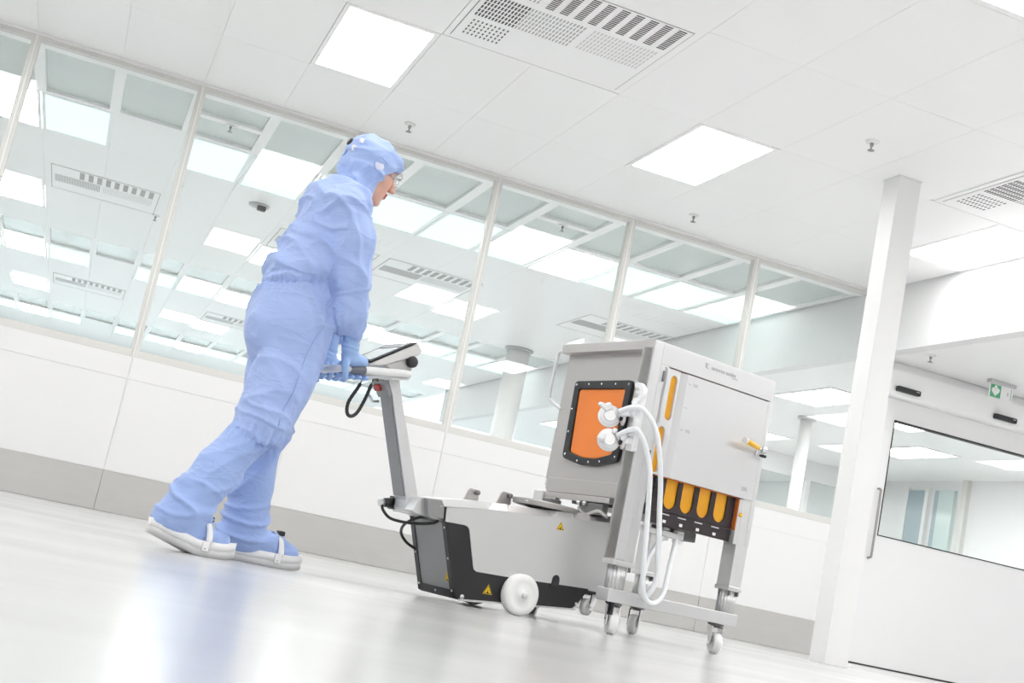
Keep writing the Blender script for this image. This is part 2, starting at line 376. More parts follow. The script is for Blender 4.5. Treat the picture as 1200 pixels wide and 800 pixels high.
ORDINALS = 'first second third fourth fifth sixth seventh eighth ninth tenth eleventh twelfth thirteenth fourteenth fifteenth sixteenth seventeenth eighteenth nineteenth twentieth twenty-first twenty-second'.split()
for r in range(0, 16):
    y0 = Y2+r*GY
    for n in range(-12, 10):
        x0 = GX0+n*GX
        if r % 6 == 0:
            inst('pane_frame', fr_m, nc, (x0, y0, 0)); inst('pane', pane_m, nc, (x0, y0, 0))
            if n in (0, 5) and r == 0: inst('crossbar', bar_m, nc, (x0, y0, 0))
        elif r % 3 == 1 and n in white_n:
            lab = 'white ceiling light of the next room, %s row behind the glass, %s from the soffit' % (ORD[r//3], ORD[{6: 0, 2: 1, -3: 2, -8: 3}[n]])
            light('ceiling_light', x0, y0, 'light_panel_next', lab, 'white lights of the next room')
        elif r % 6 == 1 and n not in (-1,):
            lab = 'pale cyan ceiling panel of the next room, %s cyan row, %s from the soffit' % (ORD[r//6], ORDINALS[9-n])
            light('ceiling_light', x0, y0, 'light_panel_cyan', lab, 'cyan ceiling panels of the next room, row %d from the glass' % (1 + r//6))
        elif r < 6 and n >= -4: inst('panel', pan2, nc, (x0, y0, 0))
        else: far_panels.box(x0+J, x0+GX-J, y0+J, y0+GY-J, CZ, CZ+0.05)
tag(far_panels.build('panel', 'ceiling_white', nc), kind='stuff')
def vent_next(x0, y0, label):
    t = tag(empty('air_vent', (x0, y0, CZ)), label, 'air vent', 'air vents of the next room')
    MB().box(0, 1.15, 0, 1.12, -0.004, -0.0005).build('plate', 'ceiling_white', t)
    MB().ring([(0,0),(1.15,0),(1.15,1.12),(0,1.12)], [(0.008,0.008),(1.142,0.008),(1.142,1.112),(0.008,1.112)], -0.006, -0.004, 'z').build('joint', 'slot_grey', t)
    for k in range(9): MB().box(0.30+k*0.092, 0.35+k*0.092, 0.06, 0.36, -0.007, -0.004).build('louvre', 'slot_grey', t)
    m = MB()
    for k in range(36): m.box(0.04+k*0.0135, 0.047+k*0.0135, 0.42, 0.74, -0.006, -0.004)
    tag(m.build('slot_field', 'slot_grey', t), kind='stuff')
    m = MB()
    for k in range(30): m.box(0.56+k*0.018, 0.566+k*0.018, 0.42, 0.74, -0.006, -0.004)
    tag(m.build('slot_field', 'slot_pale', t), kind='stuff')
vent_next(-0.88, 14.03, 'slotted air vent in the next room ceiling at the far left')
vent_next(-0.88, 21.53, 'small far slotted air vent in the next room ceiling at the left')
vent_next(2.87, 14.03, 'slotted air vent of the next room ceiling right of the person')
vent_next(5.40, 14.03, 'slotted air vent of the next room ceiling above the cabinet')
vent_next(1.6, 14.03, 'slotted air vent of the next room ceiling behind the person\'s elbow')
vent_next(1.6, 21.53, 'far slotted air vent of the next room beside the hips of the person')
for (x, y, lab) in ((0.62, 10.80, 'sprinkler of the next room under the first crossbar left of the person'), (3.72, 10.80, 'sprinkler of the next room under the crossbar above the cabinet'), (0.42, 13.4, 'tiny sprinkler of the next room ceiling left of the round detector'), (0.3, 15.2, 'tiny sprinkler of the next room ceiling beside the mullion')):
    sprinkler(x, y, CZ, lab)
t = tag(empty('smoke_detector', (1.24, 13.3, CZ)), 'round ceiling detector of the next room left of the person\'s shoulder', 'detector')
MB().lathe((0,0,0), (0,0,-1), [(0.11,0.0),(0.105,0.02),(0.05,0.03),(0,0.03)], 28).build('base', 'sign_grey', t)
MB().box(-0.02, 0.07, -0.10, -0.03, -0.07, -0.02).build('head', 'slot_dark', t, 0.008)
# far wall with tall windows
fw = tag(MB().box(XL, XR, YF, YF+0.1, 0, 0.7).build('wall_far', 'wall_white'), kind='structure')
MB().box(XL, XR, YF, YF+0.1, 2.9, CZ).build('lintel', 'wall_white', fw)
x = XL
while x < XR-1:
    MB().box(x, x+0.10, YF-0.05, YF+0.1, 0.7, 2.9).build('mullion', 'paint_white', fw)
    MB().box(x+0.1, x+1.5, YF-0.01, YF+0.02, 1.75, 1.83).build('transom', 'paint_white', fw)
    MB().box(x+0.1, x+1.5, YF+0.04, YF+0.05, 0.7, 2.9).build('pane', 'door_glass', fw)
    x += 1.5
for x, y, cr in ((5.75, 17.5, 0.17), (-1.9, 19.5, 0.15), (8.32, 13.65, 0.075)):
    cz = CZ if x < SX else LOWZ
    col2 = tag(MB().lathe((x, y, 0), (0,0,1), [(cr,0),(cr,cz)], 28).build('column', 'paint_white'), kind='structure')
    MB().lathe((x, y, cz), (0,0,-1), [(cr+0.04,0.0),(cr+0.04,0.03),(cr,0.035)], 28).build('collar', 'sign_grey', col2)
for x, y, lab in ((7.3, 11.6, 'white light panel under the lowered ceiling of the next room behind the cabinet'), (7.3, 15.4, 'far white light panel under the lowered ceiling of the next room'), (8.6, 11.6, 'white light panel seen through the window of the sliding door'), (8.6, 15.4, 'far white light panel seen through the sliding door window'),
                  (8.2, 6.3, 'white light under the lowered ceiling in front of the sliding door'), (8.2, 2.5, 'second white light under the lowered ceiling, farther from the sliding door'), (10.7, 6.3, 'white light under the lowered ceiling next to the right wall'),
                  (7.3, 19.2, 'added fill light under the lowered ceiling behind the glazed partition'), (9.6, 19.2, 'second added fill light under the lowered ceiling behind the glazed partition'), (9.9, 13.5, 'added fill light under the lowered ceiling of the next room near its right wall'),  # fill panels added to brighten the next room below its soffit
                  (10.6, 11.3, 'nearest added fill light of the next room beside its right wall'), (8.4, 19.2, 'middle added fill light under the lowered ceiling behind the glazed partition'),  # two more added panels, lifting the view through glass and door
                  (7.2, 4.4, 'narrow added fill light under the lowered ceiling beside the soffit of this room'), (9.6, 4.4, 'added fill light under the lowered ceiling between the other two rows'), (7.2, 0.6, 'second added fill light under the lowered ceiling beside the soffit of this room'), (9.6, 0.6, 'last added fill light under the lowered ceiling of this room')):  # unseen panels added to brighten this room's lowered ceiling and door
    light('ceiling_light', x, y, 'light_panel_next', lab, 'lights under the lowered ceiling', LOWZ-0.013)
# glazed partition at the right of the next room
gp = tag(MB().box(6.62, 11.9, 17.0, 17.08, 0, 0.9).build('wall_partition', 'wall_white'), kind='structure')
MB().box(6.62, 11.9, 17.0, 17.08, 2.45, LOWZ).build('lintel', 'wall_white', gp)
x = 6.62
while x < 11.8:
    MB().box(x, x+0.07, 16.98, 17.1, 0.9, 2.45).build('mullion', 'paint_white', gp); MB().box(x+0.07, x+1.3, 17.03, 17.045, 0.9, 2.45).build('pane', 'door_glass', gp); x += 1.3

# ------------------------------------------------------------------ materials of the machines
mat('steel', (0.74, 0.74, 0.735), 0.36, 0.7, bump=(60, 0.02), stretch=(1, 1, 14))
mat('steel_light', (0.68, 0.68, 0.685), 0.40, 0.5)
mat('steel_warm', (0.53, 0.51, 0.495), 0.38, 0.65)
mat('steel_dark', (0.20, 0.20, 0.20), 0.42, 0.5)
mat('chrome', (0.75, 0.75, 0.76), 0.12, 1.0)
mat('rib_steel', (0.62, 0.62, 0.62), 0.28, 0.85)
mat('nylon_white', (0.88, 0.88, 0.87), 0.35)
mat('fitting_white', (0.86, 0.86, 0.87), 0.3)
mat('rubber_black', (0.018, 0.018, 0.02), 0.32, bump=(40, 0.1))
mat('amber', (0.86, 0.22, 0.025), 0.22, coat=0.3, vary=(2.5, 0.22))
mat('amber_yellow', (1.0, 0.42, 0.015), 0.2, coat=0.4, vary=(9, 0.2))
mat('amber_edge', (0.18, 0.035, 0.01), 0.3)
mat('tray_brown', (0.030, 0.020, 0.024), 0.35)
mat('yellow_grip', (0.88, 0.50, 0.03), 0.35)
mat('warning_yellow', (0.90, 0.60, 0.0), 0.4)
mat('print_grey', (0.22, 0.22, 0.24), 0.5)
mat('print_pale', (0.42, 0.42, 0.44), 0.5)
mat('grip_grey', (0.15, 0.16, 0.19), 0.5)
mat('handle_white', (0.74, 0.74, 0.73), 0.35)
mat('console_grey', (0.68, 0.67, 0.66), 0.4)
mat('screen', (0.34, 0.38, 0.36), 0.25)
mat('bezel_black', (0.02, 0.02, 0.022), 0.6, spec=0.2)
mat('amber_hook', (0.50, 0.13, 0.02), 0.25, coat=0.4)
mat('button_red', (0.5, 0.03, 0.03), 0.3)
mat('button_green', (0.12, 0.2, 0.08), 0.3)
mat('plate_grey', (0.30, 0.30, 0.30), 0.42, 0.4)
m_, nt_, b_ = nt_new('silicone'); b_.inputs['Base Color'].default_value = (0.86, 0.88, 0.90, 1); b_.inputs['Roughness'].default_value = 0.3
b_.inputs['Subsurface Weight'].default_value = 0.3; b_.inputs['Subsurface Radius'].default_value = (0.01, 0.01, 0.01)

def text(body, size, x, y, z, m, parent, name='lettering', sx=1.0):
    cu = bpy.data.curves.new(name, 'FONT'); cu.body = body; cu.size = size; cu.extrude = 0.0002; cu.materials.append(MATS[m])
    tmp = bpy.data.objects.new('tmp', cu); COL.objects.link(tmp); me = bpy.data.meshes.new_from_object(tmp.evaluated_get(bpy.context.evaluated_depsgraph_get())); bpy.data.objects.remove(tmp); bpy.data.curves.remove(cu); me.name = name
    o = bpy.data.objects.new(name, me); COL.objects.link(o); o.parent = parent; o.location = (x, y, z); o.rotation_euler = (math.pi/2, 0, 0); o.scale = (sx, 1, 1); return o

# ------------------------------------------------------------------ steel cabinet on casters
CB = (3.58, 4.31, 0.0)
cab = empty('tank_cabinet', cart_pt(*CB), PSI)
tag(cab, 'stainless steel tank cabinet on casters with orange windows and white tubes', 'cabinet')
def cb(): return MB(CB)
S0, S1, T0, T1, ZT = 3.227, 3.930, 3.990, 4.625, 1.190
# corner posts (upper square sleeves)
for (a, b, c, d) in ((S0, S0+0.10, T0, T0+0.066), (S1-0.07, S1, T0, T0+0.08), (S0, S0+0.10, T1-0.066, T1), (S1-0.07, S1, T1-0.08, T1)):
    ptop = 0.66 if a > 3.5 else (1.16 if c < 4.2 else 0.53)
    p = cb().box(a, b, c, d, 0.285, ptop).build('post', 'steel', cab, 0.004)
    cb().box(a-0.004, b+0.004, c-0.004, d+0.004, 0.268, 0.287).build('collar', 'steel', p, 0.003)
    cx, cy = (a+b)/2, (c+d)/2; prof = []
    for k in range(72):
        an = 2*math.pi*k/72; r = 0.040+0.0022*math.cos(18*an); prof.append((cx+r*math.cos(an), cy+0.86*r*math.sin(an)))
    cb().prism(prof, 0.172, 0.27, 'z', True).build('telescopic_tube', 'rib_steel', p)
    for (u, v) in ((a+0.012, c+0.004), (b-0.012, c+0.004)): cb().cyl((u, v, 0.268), (u, v, 0.25), 0.006, 10).build('bolt', 'steel_dark', p)
# base frame
for (c, d) in ((T0-0.004, T0+0.076), (T1-0.076, T1+0.004)): cb().box(S0, S1+0.006, c, d, 0.124, 0.176).build('base_rail', 'steel_light', cab, 0.004)
cb().box(S1-0.07, S1, T0+0.076, T1-0.076, 0.126, 0.174).build('base_rail', 'steel_light', cab, 0.004)
def caster(parent, s, t, r, w, ang, z0=0.0, ztop=0.124, o=CB):
    m = lambda: MB(o)
    ca, sa = math.cos(ang), math.sin(ang); ax = Vector((-sa, ca, 0)); fw = Vector((ca, sa, 0)); c = Vector((s, t, z0+r)); off = fw*0.022
    root = m().lathe((s, t, ztop), (0,0,-1), [(0.034,0),(0.034,0.008),(0.02,0.012),(0.02,0.018)], 20).build('caster', 'steel_dark', parent)
    wc = c - off
    m().lathe(wc - ax*w/2, ax, [(r-0.006,0),(r,0.006),(r,w-0.006),(r-0.006,w),(r*0.72,w),(r*0.68,w-0.006),(0.012,w-0.004),(0.0,w-0.004)], 30).build('wheel', 'nylon_white', root)
    m().lathe(wc - ax*w/2, ax, [(0.0,0.004),(0.012,0.004),(r*0.68,0.006),(r*0.72,0),(r-0.006,0)], 30).build('wheel_face', 'nylon_white', root)
    for sg in (-1, 1):
        q = wc + ax*sg*(w/2+0.006); up = Vector((s, t, ztop-0.012)) + ax*sg*(w/2+0.006)
        a1, a2 = up-fw*0.03, up+fw*0.024; b1, b2 = q-fw*0.014-Vector((0,0,0.01)), q+fw*0.014-Vector((0,0,0.01))
        th = ax*0.0025; mm = m(); mm.add([a1-th,a2-th,b2-th,b1-th,a1+th,a2+th,b2+th,b1+th], [(0,1,2,3),(7,6,5,4),(0,4,5,1),(1,5,6,2),(2,6,7,3),(3,7,4,0)])
        mm.build('fork', 'chrome', root)
    m().cyl(wc-ax*(w/2+0.012), wc+ax*(w/2+0.012), 0.006, 12).build('axle', 'chrome', root)
    return root
caster(cab, 3.305, 4.04, 0.044, 0.036, math.radians(66)); caster(cab, 3.87, 4.04, 0.044, 0.036, math.radians(70))
caster(cab, 3.88, 4.57, 0.044, 0.036, math.radians(35)); caster(cab, 3.30, 4.57, 0.044, 0.036, math.radians(60))
b = cb().box(3.262, 3.275, 3.995, 4.02, 0.075, 0.124).build('brake_lever', 'black_plastic', cab, 0.003)
# inner tank and outer sheets
cb().box(S0+0.05, S1-0.012, T0+0.05, T1-0.01, 0.545, ZT-0.02).build('tank', 'steel_warm', cab)
cb().box(S0, S0+0.045, T0+0.06, T1, 1.148, ZT).build('top_beam', 'steel_warm', cab, 0.003)          # left top beam
cb().box(S0+0.043, S0+0.052, T0+0.066, T1-0.008, 0.59, 1.15).build('side_panel', 'steel_warm', cab)
cb().box(S0+0.012, S0+0.052, T0+0.066, T1-0.07, 0.53, 0.592).build('lower_beam', 'steel_warm', cab, 0.002)
cb().box(S0, S0+0.006, T0+0.0, T0+0.072, 0.29, ZT).build('corner_cladding', 'steel_warm', cab, 0.002)
cb().box(S0, S1, T0, T1, ZT-0.006, ZT).build('top_sheet', 'steel_light', cab, 0.002)
cb().box(S1-0.012, S1, T0+0.005, T1, 0.56, ZT-0.006).build('side_panel', 'steel', cab)
cb().box(S0+0.05, S1, T1-0.012, T1, 0.56, ZT-0.006).build('back_panel', 'steel', cab)
# front: header, stiles
hd = cb().box(S0+0.05, S1, T0-0.002, T0+0.02, 1.098, ZT-0.004).build('header', 'steel_light', cab, 0.003)
cb().box(S0+0.003, S0+0.05, T0-0.003, T0+0.012, 0.29, ZT-0.004).build('front_stile', 'steel_light', cab, 0.003)
cb().box(S0+0.05, 3.303, T0-0.002, T0+0.02, 0.46, 1.098).build('front_stile', 'steel_light', cab, 0.002)
cb().box(3.907, S1, T0-0.002, T0+0.02, 0.462, 1.098).build('front_stile', 'steel_light', cab, 0.002)
cb().box(3.842, 3.907, T0+0.002, T0+0.02, 0.462, 0.655).build('corner_sheet', 'steel_light', cab, 0.002)
cb().box(3.303, 3.907, T0+0.022, T0+0.03, 0.655, 1.098).build('door_rebate', 'amber', cab)
# slotted strip: stadium openings showing the amber bag
strip = [(3.306, 3.392, 0.868, 1.093, (3.346, 3.382, 0.884, 1.070)), (3.306, 3.392, 0.657, 0.868, (3.328, 3.364, 0.664, 0.854))]
def rect_ring(n_each, x0, x1, y0, y1):
    pts = []
    for (a, b) in (((x1, y0), (x1, y1)), ((x1, y1), (x0, y1)), ((x0, y1), (x0, y0)), ((x0, y0), (x1, y0))):
        pts += [(a[0]+(b[0]-a[0])*k/n_each, a[1]+(b[1]-a[1])*k/n_each) for k in range(n_each)]
    return pts
def stadium_hole(mb, x0, x1, y0, y1, hx0, hx1, hy0, hy1, a0, a1, n=8, open_top=False):
    """rectangular plate with a stadium hole, n segments per rectangle side"""
    r = (hx1-hx0)/2; cx = (hx0+hx1)/2; yb, yt = hy0+r, min(hy1-r, y1+0.2); out, inn = [], []
    for k in range(n+1):
        an = math.pi*k/n; inn.append((cx+r*math.cos(an), yt+r*math.sin(an))); out.append((x1+(x0-x1)*k/n, y1))
    for k in range(n+1):
        an = math.pi+math.pi*k/n; inn.append((cx+r*math.cos(an), yb+r*math.sin(an))); out.append((x0+(x1-x0)*k/n, y0))
    return mb.ring(out, inn, a0, a1, 'y')
for (x0, x1, y0, y1, (hx0, hx1, hy0, hy1)) in strip:
    stadium_hole(cb(), x0, x1, y0, y1, hx0, hx1, hy0, hy1, T0, T0+0.012, 10).build('slotted_strip', 'steel_light', cab)
cb().box(3.318, 3.390, T0+0.012, T0+0.016, 0.66, 1.09).build('sight_glass', 'amber_yellow', cab)
for (z0_, z1_) in ((1.03, 1.075), (0.70, 0.745)): cb().box(3.296, 3.306, T0-0.008, T0, z0_, z1_).build('hinge', 'steel_dark', cab, 0.002)
# door sheet, bent forward
door = cb().prism([(3.392, T0+0.018), (3.430, T0-0.004), (3.9045, T0-0.004), (3.9045, T0+0.016), (3.45, T0+0.016), (3.40, T0+0.0195)], 0.658, 1.0925, 'z').build('door', 'steel_light', cab)
for z_ in (1.055, 0.955, 0.862): cb().box(3.436, 3.455, T0-0.0048, T0-0.004, z_-0.0006, z_+0.0006).build('level_mark', 'print_grey', door)
ox, oy, oz = CB
text('200L', 0.019, 3.464-ox, T0-0.0044-oy, 1.050-oz, 'print_pale', door, 'lettering', 0.8)
text('100L', 0.019, 3.464-ox, T0-0.0044-oy, 0.857-oz, 'print_pale', door, 'lettering', 0.8)
text('200L', 0.025, 3.829-ox, T0-0.0044-oy, 0.690-oz, 'print_pale', door, 'lettering', 0.8)
text('sartorius stedim', 0.0235, 3.549-ox, T0-0.0024-oy, 1.1455-oz, 'print_grey', hd, 'lettering', 0.92)
text('biotech', 0.011, 3.672-ox, T0-0.0024-oy, 1.1365-oz, 'print_pale', hd, 'lettering')
lg = cb()
for k, (a, b) in enumerate(((0.0, 0.020), (0.003, 0.016), (0.0, 0.012), (0.006, 0.022))):
    lg.tube(spline([(3.512+a, T0-0.003, 1.165-k*0.0055), (3.512+(a+b)/2, T0-0.003, 1.1625-k*0.0055), (3.512+b, T0-0.003, 1.164-k*0.0055)], 4), 0.0011, 6)
lg.build('emblem', 'print_grey', hd)
# latch with yellow lever
la = cb().box(3.868, 3.915, T0-0.022, T0-0.004, 0.846, 0.872).build('latch', 'chrome', cab, 0.003)
cb().tube([(3.888, T0-0.03, 0.876), (3.846, T0-0.04, 0.882)], 0.006, 12).build('lever_rod', 'chrome', la)
cb().tube([(3.855, T0-0.038, 0.881), (3.765, T0-0.058, 0.890)], 0.0115, 16).build('lever_grip', 'yellow_grip', la)
cb().tube([(3.765, T0-0.058, 0.890), (3.747, T0-0.062, 0.892)], [0.0115, 0.012], 16).build('lever_cap', 'steel_light', la)
cb().cyl((3.898, T0-0.034, 0.868), (3.898, T0-0.034, 0.894), 0.012, 16).build('pivot', 'chrome', la)
cb().box(3.893, 3.918, T0-0.032, T0-0.012, 0.848, 0.860).build('catch', 'black_plastic', la, 0.002)
# amber tray below the door: dark plate with four stadium openings
pl_x = [3.385, 3.523, 3.617, 3.710, 3.838]; cs = [3.478, 3.570, 3.664, 3.760]
for k in range(4):
    stadium_hole(cb(), pl_x[k], pl_x[k+1], 0.522, 0.660, cs[k]-0.034, cs[k]+0.034, 0.536, 0.74, T0+0.026, T0+0.034, 12).build('tray_plate', 'tray_brown', cab)
    cb().box(cs[k]-0.0365, cs[k]-0.0335+0.07, T0+0.0345, T0+0.040, 0.53, 0.66).build('amber_window', 'amber_yellow', cab)
    rr = [(cs[k]+0.0345*math.cos(a), 0.571+0.0355*math.sin(a)) for a in [math.radians(v) for v in range(-180, 1, 15)]]
    ed = cb(); n_ = len(rr)
    ed.add([(x, T0+0.0262, z) for x, z in rr]+[(x, T0+0.036, z) for x, z in rr], [(i, i+1, n_+i+1, n_+i) for i in range(n_-1)], True)
    ed.build('opening_edge', 'amber_edge', cab)
cb().prism([(3.385, 0.520), (3.838, 0.520), (3.838, 0.468), (3.385, 0.468)], T0+0.026, T0+0.034, 'y').build('tray_plate', 'tray_brown', cab)
for k in range(4):
    x = cs[k]-0.012
    cb().box(x-0.022, x+0.022, T0+0.0245, T0+0.026, 0.510, 0.515).build('slit', 'steel_light', cab)
    cb().box(x-0.008, x+0.009, T0+0.0245, T0+0.026, 0.478, 0.490).build('slit', 'nylon_white', cab)
cb().prism([(3.838, 0.652), (3.850, 0.652), (3.864, 0.60), (3.864, 0.53), (3.852, 0.515), (3.838, 0.52)], T0+0.004, T0+0.026, 'y').build('tray_hook', 'amber_hook', cab, 0.003)
cb().lathe((3.856, T0+0.0, 0.588), (0,-1,0), [(0.009,0),(0.009,0.006),(0.0,0.01)], 14).build('knob', 'yellow_grip', cab)
cb().box(3.34, 3.88, T0+0.10, T0+0.50, 0.50, 0.545).build('tank_floor', 'steel_dark', cab)
cb().box(3.33, 3.62, T0+0.07, T0+0.11, 0.43, 0.452).build('cross_rail', 'steel', cab, 0.002)
cb().box(3.55, 3.74, T0+0.12, T0+0.20, 0.435, 0.475).build('drain_valve', 'steel_dark', cab, 0.004)
# left face: rubber framed window
def poly_t(pts, sh=0.0): return [(t_, z_) for t_, z_ in pts]
def rcorner(pts, r, n=4):
    out = []; N = len(pts)
    for i in range(N):
        p0, p, p1 = [Vector((*q, 0)) for q in (pts[i-1], pts[i], pts[(i+1) % N])]
        a = p+(p0-p).normalized()*r; b = p+(p1-p).normalized()*r
        for k in range(n+1):
            t = k/n; q = a*(1-t)**2+p*2*t*(1-t)+b*t*t; out.append((q.x, q.y))
    return out
wo = rcorner([(4.120, 1.026), (4.515, 1.026), (4.505, 0.684), (4.365, 0.656), (4.265, 0.656), (4.121, 0.682)], 0.022)
wi = rcorner([(4.156, 0.990), (4.480, 0.990), (4.462, 0.710), (4.360, 0.688), (4.270, 0.688), (4.166, 0.710)], 0.016)
wf = cb().ring(wo, wi, 3.252, 3.271, 'x').build('window_frame', 'rubber_black', cab, 0.003)
cb().prism(wi, 3.2585, 3.2705, 'x').build('window_pane', 'amber', cab, 0.005)
for (t_, z_) in ((4.138,1.008),(4.225,1.010),(4.32,1.010),(4.41,1.010),(4.497,1.008),(4.497,0.90),(4.492,0.80),(4.484,0.70),(4.39,0.674),(4.31,0.671),(4.235,0.676),(4.140,0.700),(4.140,0.80),(4.138,0.90)):
    cb().lathe((3.252, t_, z_), (-1,0,0), [(0.0055,0),(0.005,0.003),(0,0.0035)], 10).build('screw', 'chrome', wf)
# rails under the left panel
cb().box(3.235, 3.262, 4.10, 4.60, 0.505, 0.528).build('under_rail', 'steel_warm', cab, 0.002)
cb().box(3.238, 3.27, 4.14, 4.30, 0.455, 0.50).build('under_bracket', 'steel_dark', cab, 0.004)
cb().box(3.235, 3.255, 4.47, 4.60, 0.455, 0.515).build('under_bracket', 'steel_warm', cab, 0.004)
cb().tube(spline([(3.24,4.10,0.45),(3.235,4.16,0.47),(3.235,4.24,0.45),(3.24,4.30,0.475)],5), 0.007, 10).build('clamp_lever', 'steel_warm', cab)
for t_ in (4.25, 4.29): cb().lathe((3.236, t_, 0.495), (-1,0,0), [(0.010,0),(0.010,0.014),(0.005,0.018),(0,0.018)], 14).build('bolt', 'chrome', cab)
# tubular handle on the far side
cb().tube(spline([(3.24,4.60,1.160),(3.24,4.645,1.160),(3.24,4.668,1.14),(3.24,4.672,0.965),(3.245,4.655,0.935),(3.272,4.605,0.900)], 6), 0.008, 10).build('side_handle', 'steel_light', cab)
# clamp bracket with white fittings
cb().cyl((3.222, 4.045, 1.008), (3.210, 4.045, 1.008), 0.008, 12).build('screw', 'chrome', cab)
br = cb().prism(rrect(3.975, 4.02, 0.72, 0.985, 0.012), 3.200, 3.226, 'x').build('fitting_bracket', 'fitting_white', cab, 0.003)
def cshape(t_, z_, r_in, r_out, a0, a1, x0, x1, nm, flip=0):
    n = 16; o_ = arc(t_, z_, r_out, a0, a1, n); i_ = arc(t_, z_, r_in, a1, a0, n)
    cb().prism(o_+i_, x0, x1, 'x').build(nm, 'fitting_white', br, 0.002)
cshape(4.005, 0.955, 0.022, 0.045, 60, 300, 3.192, 3.212, 'pipe_clip'); cshape(4.008, 0.835, 0.022, 0.036, 60, 300, 3.192, 3.212, 'pipe_clip')
for z_ in (0.955, 0.835): cb().lathe((3.198, 3.998, z_), (-1,0,0), [(0.020,0),(0.020,0.001),(0,0.001)], 20).build('clip_face', 'steel', br)
for z_ in (0.905, 0.875, 0.79, 0.755): cb().box(3.185, 3.205, 3.985, 4.012, z_-0.012, z_+0.012).build('tube_clip', 'fitting_white', br, 0.003)
def valve(t_, z_, wing):
    ax_ = Vector((0.50, 0.86, -0.12)).normalized(); c0 = Vector((3.145, t_, z_))
    v = cb().lathe(c0, ax_, [(0.0,-0.006),(0.022,-0.004),(0.034,0.0),(0.041,0.006),(0.042,0.018),(0.036,0.024),(0.0,0.024)], 28).build('clamp_valve', 'fitting_white', br)
    cb().lathe(c0+Vector((0.034, -0.012, 0.012)), (0.85,-0.45,0.25), [(0.027,0),(0.027,0.012),(0.020,0.016),(0.0,0.016)], 20).build('valve_gasket', 'rubber_black', v)
    cb().lathe(c0+Vector((0.048, -0.016, 0.004)), (0.85,-0.45,0.1), [(0.0,0.0),(0.034,0.002),(0.034,0.010),(0.024,0.014)], 20).build('valve_flange', 'fitting_white', v)
    cb().lathe(c0+ax_*0.008, ax_, [(0.0425,0.0),(0.047,0.002),(0.047,0.010),(0.0425,0.012)], 28).build('clamp_band', 'fitting_white', v)
    cb().lathe(c0-ax_*0.0045, ax_, [(0.026,0.0),(0.026,-0.0025),(0.022,-0.0025)], 24).build('groove', 'steel', v)
    if wing: cb().prism([(3.155,z_+0.030),(3.130,z_+0.052),(3.112,z_+0.040),(3.085,z_+0.044),(3.078,z_+0.030),(3.100,z_+0.020),(3.118,z_+0.012)], t_-0.010, t_+0.010, 'y').build('wing_nut', 'fitting_white', v, 0.005)
    else:
        cb().lathe((3.112, t_, z_-0.004), (-1,0.1,0.0), [(0.018,0),(0.012,0.02),(0,0.026)], 14).build('wing_nut', 'fitting_white', v)
        cb().lathe((3.160, t_-0.004, z_+0.030), (0,-0.3,1), [(0.010,0),(0.009,0.018),(0,0.02)], 12).build('vent_cap', 'fitting_white', v)
    cb().tube([(3.176, t_-0.02, z_+0.01), (3.186, 4.005, z_+0.02)], [0.012, 0.012], 12).build('valve_neck', 'fitting_white', v)
valve(4.085, 0.850, True); valve(4.060, 0.752, False)
def tb(pts): return cb().tube(spline(pts, 10), 0.0108, 14).build('tube', 'silicone', cab)
tb([(3.165,4.055,0.872),(3.180,3.995,0.892),(3.215,3.955,0.885),(3.285,3.94,0.805),(3.345,3.945,0.65),(3.378,3.95,0.509),(3.408,3.95,0.36),(3.428,3.955,0.24),(3.405,3.975,0.170),(3.395,4.00,0.20),(3.440,4.04,0.32),(3.515,4.075,0.41),(3.535,4.09,0.455)])
tb([(3.165,4.04,0.772),(3.180,3.985,0.800),(3.205,3.955,0.797),(3.255,3.945,0.725),(3.293,3.945,0.63),(3.325,3.945,0.42),(3.347,3.945,0.26),(3.372,3.945,0.175),(3.425,3.950,0.150),(3.485,3.965,0.195),(3.535,4.01,0.32),(3.585,4.06,0.41),(3.605,4.08,0.455)])
for (s_, t_) in ((3.540, 4.09), (3.612, 4.08)):
    c_ = cb().lathe((s_, t_, 0.468), (0,0,-1), [(0.018,0),(0.024,0.004),(0.024,0.012),(0.015,0.016),(0.015,0.04),(0.023,0.044),(0.023,0.052),(0.012,0.056)], 20).build('tube_connector', 'fitting_white', cab)
    cb().box(s_-0.02, s_+0.02, t_-0.016, t_+0.016, 0.430, 0.463).build('clamp_block', 'fitting_white', c_, 0.004)

# ------------------------------------------------------------------ transfer cart
KB = (2.93, 4.31, 0.0)
cart = empty('transfer_cart', cart_pt(*KB), PSI)
tag(cart, 'grey and black push cart with tilted column, console and white wheels', 'cart')
def kb(): return MB(KB)
KN, KF = 4.172, 4.448
kb().prism([(2.657,0.017),(2.547,0.292),(3.34,0.33),(3.27,0.15),(3.229,0.084),(3.206,0.067),(2.72,0.017)], KN, KF, 'y').build('skirt', 'black_plastic', cart, 0.003)
side = [(2.537,0.292),(2.625,0.295)] + [(2.640,0.292),(2.650,0.282)] + [(2.700,0.150),(2.706,0.139),(2.722,0.133)] + [(2.838,0.136),(3.37,0.160),(3.36,0.441),(3.118,0.415),(2.980,0.397),(2.838,0.386),(2.717,0.375),(2.530,0.345),(2.535,0.31)]
for a, b in ((KN-0.004, KN), (KF, KF+0.004)): kb().prism(side, a, b, 'y').build('side_panel', 'steel', cart)
